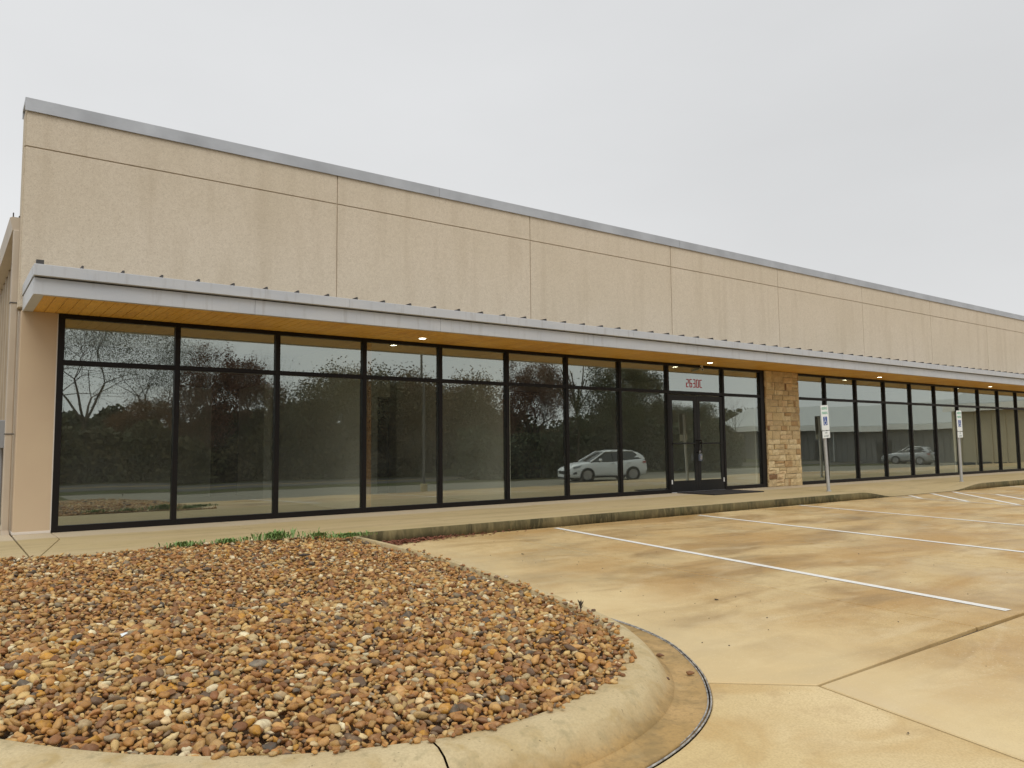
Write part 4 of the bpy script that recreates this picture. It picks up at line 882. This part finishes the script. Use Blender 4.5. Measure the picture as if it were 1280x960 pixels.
# neighbouring buildings across the lot, mirrored in the right-hand bays
def quadbuilding(p0, p1, depth, h, eave, wallm, roofm, label, bandm=None, ribs=0, doors=()):
    p0 = Vector(p0); p1 = Vector(p1); L = (p1 - p0).length; a = math.atan2((p1 - p0).y, (p1 - p0).x)
    b = empty('metal_building', (p0.x, p0.y, -.86), a); tag(b, label, 'building')
    w = MB().box(0, L, -depth, 0, 0, h).build('wall', MT[wallm], b)
    MB().prism([(.55, h - .02), (.55, h + eave), (-depth / 2, h + eave + depth * .2), (-depth - .4, h + eave), (-depth - .4, h - .02)], -.4, L + .4, 'x').build('roof', MT[roofm], b)
    MB().box(-.42, L + .42, .55, .60, h - .05, h + eave - .05).build('eave_trim', MT['interior_white'], b)
    for k in range(ribs): 
        x = L * (k + .5) / ribs; MB().box(x - .05, x + .05, -.01, .05, .1, h - .03).build('wall_rib', MT[wallm], w)
    if bandm: MB().box(-.02, L + .02, -.1, .03, 0, .45).build('base_band', MT[bandm], b)
    for x in doors:
        d = MB().box(x, x + 1.0, .0, .07, .05, 2.15).build('door', MT['car_trim'], b)
    MB().tube((L * .55, .1, .1), (L * .55, .1, h), .07, n=8).build('downspout', MT['roof_white'], b)
    return b
quadbuilding((76.0, -49), (76.7, -22.4), 12, 3.3, .55, 'panel_grey', 'roof_white', 'long grey metal building with white roof edge mirrored past the pier', None, 44, (6, 12, 19))
quadbuilding((63, -16.3), (61, 4), 12, 4.4, .5, 'panel_beige', 'roof_white', 'beige ribbed metal building mirrored at the far right bays', 'dark_band', 20)
suv((69.3, -25.4, -.82), R(84), 'car_silver', 'silver car parked before the grey metal building across the lot')

# ------------------------------------------------------------------ trees (behind the photographer, mirrored in the glass)
def tree_mesh(sd, H, spread, leafm_n, leaf_s, crown_r, trunk_r, depth_=5, clump=1.0, up=.5, low=.26):
    r = random.Random(sd); mb = MB(); tips = []
    def br(p, d, L, rad, lv):
        n = 3 if lv < 3 else 2; q = Vector(p)
        for k in range(n):
            nd = (d + Vector((r.gauss(0, .13), r.gauss(0, .13), r.gauss(0, .08) + .05 * up))).normalized(); q2 = q + nd * (L / n); r1 = rad * (1 - .35 * (k + 1) / n)
            mb.tube(q, q2, rad * (1 - .35 * k / n), r1, 5 if lv < 2 else 3, False); q = q2; d = nd
            if lv >= 2: tips.append(q.copy())
        if lv >= depth_: tips.append(q); return
        nb = r.choice((2, 3, 3)) if lv else 4
        for k in range(nb):
            a = 2 * math.pi * (k + r.uniform(-.3, .3)) / nb; t = r.uniform(.35, .85) * spread
            o = d.orthogonal().normalized(); o2 = d.cross(o); nd = (d * math.cos(t) + (o * math.cos(a) + o2 * math.sin(a)) * math.sin(t)); nd.z += .12 * up
            br(q, nd.normalized(), L * r.uniform(.62, .85), r1 * .68, lv + 1)
    br(Vector((0, 0, 0)), Vector((0, 0, 1)), H * low, trunk_r, 0)
    k = H / max(t.z for t in tips); mb.v = [(v[0] * k, v[1] * k, v[2] * k) for v in mb.v]; tips = [t * k for t in tips]
    trunk = mb.mesh('trunk', recalc=False); lm = None
    if leafm_n:
        n = leafm_n; T = np.array([t[:] for t in tips]); c = T[RNG.integers(0, len(T), n)] + RNG.normal(0, .22 * clump, (n, 3)); A = RNG.normal(size=(n, 3)); A /= np.linalg.norm(A, axis=1)[:, None]
        Bv = np.cross(A, RNG.normal(size=(n, 3))); Bv /= np.linalg.norm(Bv, axis=1)[:, None]; s = leaf_s * RNG.uniform(.6, 1.3, (n, 1))
        V = np.stack([c + A * s, c + Bv * s * .6, c - A * s, c - Bv * s * .6], 1).reshape(-1, 3); lm = bpy.data.meshes.new('crown')
        lm.vertices.add(len(V)); lm.vertices.foreach_set('co', V.reshape(-1).astype(np.float32)); lm.loops.add(4 * n); lm.loops.foreach_set('vertex_index', np.arange(4*n, dtype=np.int32))
        lm.polygons.add(n); lm.polygons.foreach_set('loop_start', np.arange(0, 4*n, 4, dtype=np.int32)); lm.update(calc_edges=True)
    top = max(t.z for t in tips); return trunk, lm, top
TP = {'bare': tree_mesh(1, 9, 1.0, 16000, .03, 0, .10, 7, 1, low=.20), 'bare_thin': tree_mesh(2, 8, .6, 0, 0, 0, .09, 7, up=1.2, low=.18), 'round': tree_mesh(3, 7, 1.25, 26000, .075, 0, .13, 5, 2.0, low=.12),
      'oak': tree_mesh(4, 9, 1.2, 26000, .07, 0, .2, 6, 1.1, low=.14), 'snag': tree_mesh(6, 9, .25, 0, 0, 0, .13, 1, low=.5)}
def tree(kind, x, y, h, leaf, bark, label, rz=0, name='tree', wide=1.0, group='trees beyond the road'):
    tr, cr_, top = TP[kind]; t = empty(name, (x, y, -.86), rz); h += .5; s = h / top; t.scale = (s * wide, s * wide, s); tag(t, label, 'tree', group)
    tm = tr.copy(); tm.materials.append(MT[bark]); link('trunk', tm, None, t)
    if cr_: cm_ = cr_.copy(); cm_.materials.append(MT[leaf]); link('crown', cm_, None, t)
tree('bare', 5.9, -44, 12.8, 'leaf_dark', 'bark', 'tall dense bare tree mirrored in the leftmost bay', 1, 'bare_tree', 1.0)
tree('bare', 2.6, -46, 13.0, 'leaf_dark', 'bark', 'spreading bare tree mirrored at the left window jamb', 2, 'bare_tree', 1.1)
tree('bare', 10.3, -46, 11.4, 'leaf_dark', 'bark', 'bare tree mirrored just left of the first mullion', 3, 'bare_tree')
tree('bare_thin', 12.6, -47, 10.8, 'leaf_dark', 'bark', 'thin bare tree mirrored behind the first mullion', 1, 'bare_tree')
tree('oak', 14.4, -42, 8.6, 'leaf_russet', 'bark', 'dark russet oak mirrored in the second bay', 1, 'russet_tree', .85)
tree('oak', 10.6, -43, 5.4, 'leaf_orange', 'bark', 'low orange leaved tree mirrored in the first bay', 4, 'orange_tree', 1.2)
tree('bare_thin', 17.6, -45, 9.4, 'leaf_dark', 'bark', 'first of two slim bare trees mirrored left of the second mullion', 2, 'bare_tree')
tree('bare_thin', 19.4, -47, 9.6, 'leaf_dark', 'bark', 'slim bare tree mirrored right behind the second mullion', 5, 'bare_tree')
tree('round', 21.0, -40, 7.0, 'leaf_olive', 'bark', 'round olive brown tree mirrored in the third bay', 0, 'leafy_tree', 1.15)
tree('round', 27.6, -42, 7.0, 'leaf_brown', 'bark', 'brown leafy tree mirrored in the fourth bay', 2, 'leafy_tree', 1.2)
tree('round', 31.2, -44, 6.8, 'leaf_brown', 'bark', 'brown leafy tree mirrored behind the fourth mullion', 4, 'leafy_tree', 1.0)
tree('round', 35.5, -42, 7.1, 'leaf_brown', 'bark', 'broad brown tree mirrored in the fifth bay', 3, 'leafy_tree', 1.2)
tree('oak', 36.0, -35, 8.8, 'leaf_russet', 'bark', 'red brown oak mirrored in the sixth bay', 2, 'russet_tree', .7)
tree('snag', 33.6, -28, 7.2, None, 'bark', 'bare dead trunk mirrored in the seventh bay, taller one', 1, 'dead_tree'); tree('snag', 34.4, -28.6, 6.6, None, 'bark', 'bare dead trunk mirrored in the seventh bay, shorter one', 4, 'dead_tree')
tree('oak', 36.5, -27, 8.9, 'leaf_dark', 'bark', 'large dark oak mirrored in the bay left of the doors', 1, 'oak_tree', .72); tree('oak', 43.5, -33, 6.2, 'leaf_dark', 'bark', 'second dark oak mirrored beside the door frame', 3, 'oak_tree', .95)
tree('round', 56, -42, 5.6, 'leaf_olive', 'bark', 'low olive tree mirrored in the left door', 1, 'leafy_tree'); tree('round', 62, -40, 5.8, 'leaf_dark', 'bark', 'dark bushy tree mirrored in the right door', 3, 'leafy_tree')
tree('bare_thin', 75, -46, 8, None, 'bark', 'bare tree mirrored in the sidelight', 3, 'bare_tree')
def thicket(name, x0, x1, y0, y1, h0, h1, n, s, m, label):
    x = RNG.uniform(x0, x1, n); hh = h0 + (h1 - h0) * (.5 + .45 * np.sin(x * .31 + 1) + .35 * np.sin(x * .83) + .2 * np.sin(x * 2.3)); z = -.9 + hh * RNG.random(n) ** .8; c = np.stack([x, RNG.uniform(y0, y1, n), z], -1)
    A = RNG.normal(size=(n, 3)); A /= np.linalg.norm(A, axis=1)[:, None]; Bv = np.cross(A, RNG.normal(size=(n, 3))); Bv /= np.linalg.norm(Bv, axis=1)[:, None]; k = s * RNG.uniform(.5, 1.3, (n, 1))
    V = np.stack([c + A * k, c + Bv * k * .7, c - A * k, c - Bv * k * .7], 1).reshape(-1, 3); me = bpy.data.meshes.new(name); me.vertices.add(len(V)); me.vertices.foreach_set('co', V.reshape(-1).astype(np.float32))
    me.loops.add(4*n); me.loops.foreach_set('vertex_index', np.arange(4*n, dtype=np.int32)); me.polygons.add(n); me.polygons.foreach_set('loop_start', np.arange(0, 4*n, 4, dtype=np.int32)); me.update(calc_edges=True)
    tag(link(name, me, MT[m]), label, 'thicket', kind='stuff')
thicket('thicket', -40, 110, -56, -50, 3.8, 5.8, 110000, .26, 'leaf_dark', 'continuous dark thicket along the far side of the field')
thicket('thicket', -14, 27, -41, -38, 2.6, 4.2, 42000, .17, 'leaf_olive', 'olive brush along the lawn mirrored in the left bays')
thicket('thicket', 26, 52, -31, -28, 2.4, 3.8, 40000, .15, 'leaf_dark', 'dark hedge behind the parked white car')
thicket('thicket', 40, 66, -42, -38, 2.2, 3.4, 30000, .18, 'leaf_olive', 'olive brush beyond the lot mirrored near the doors')
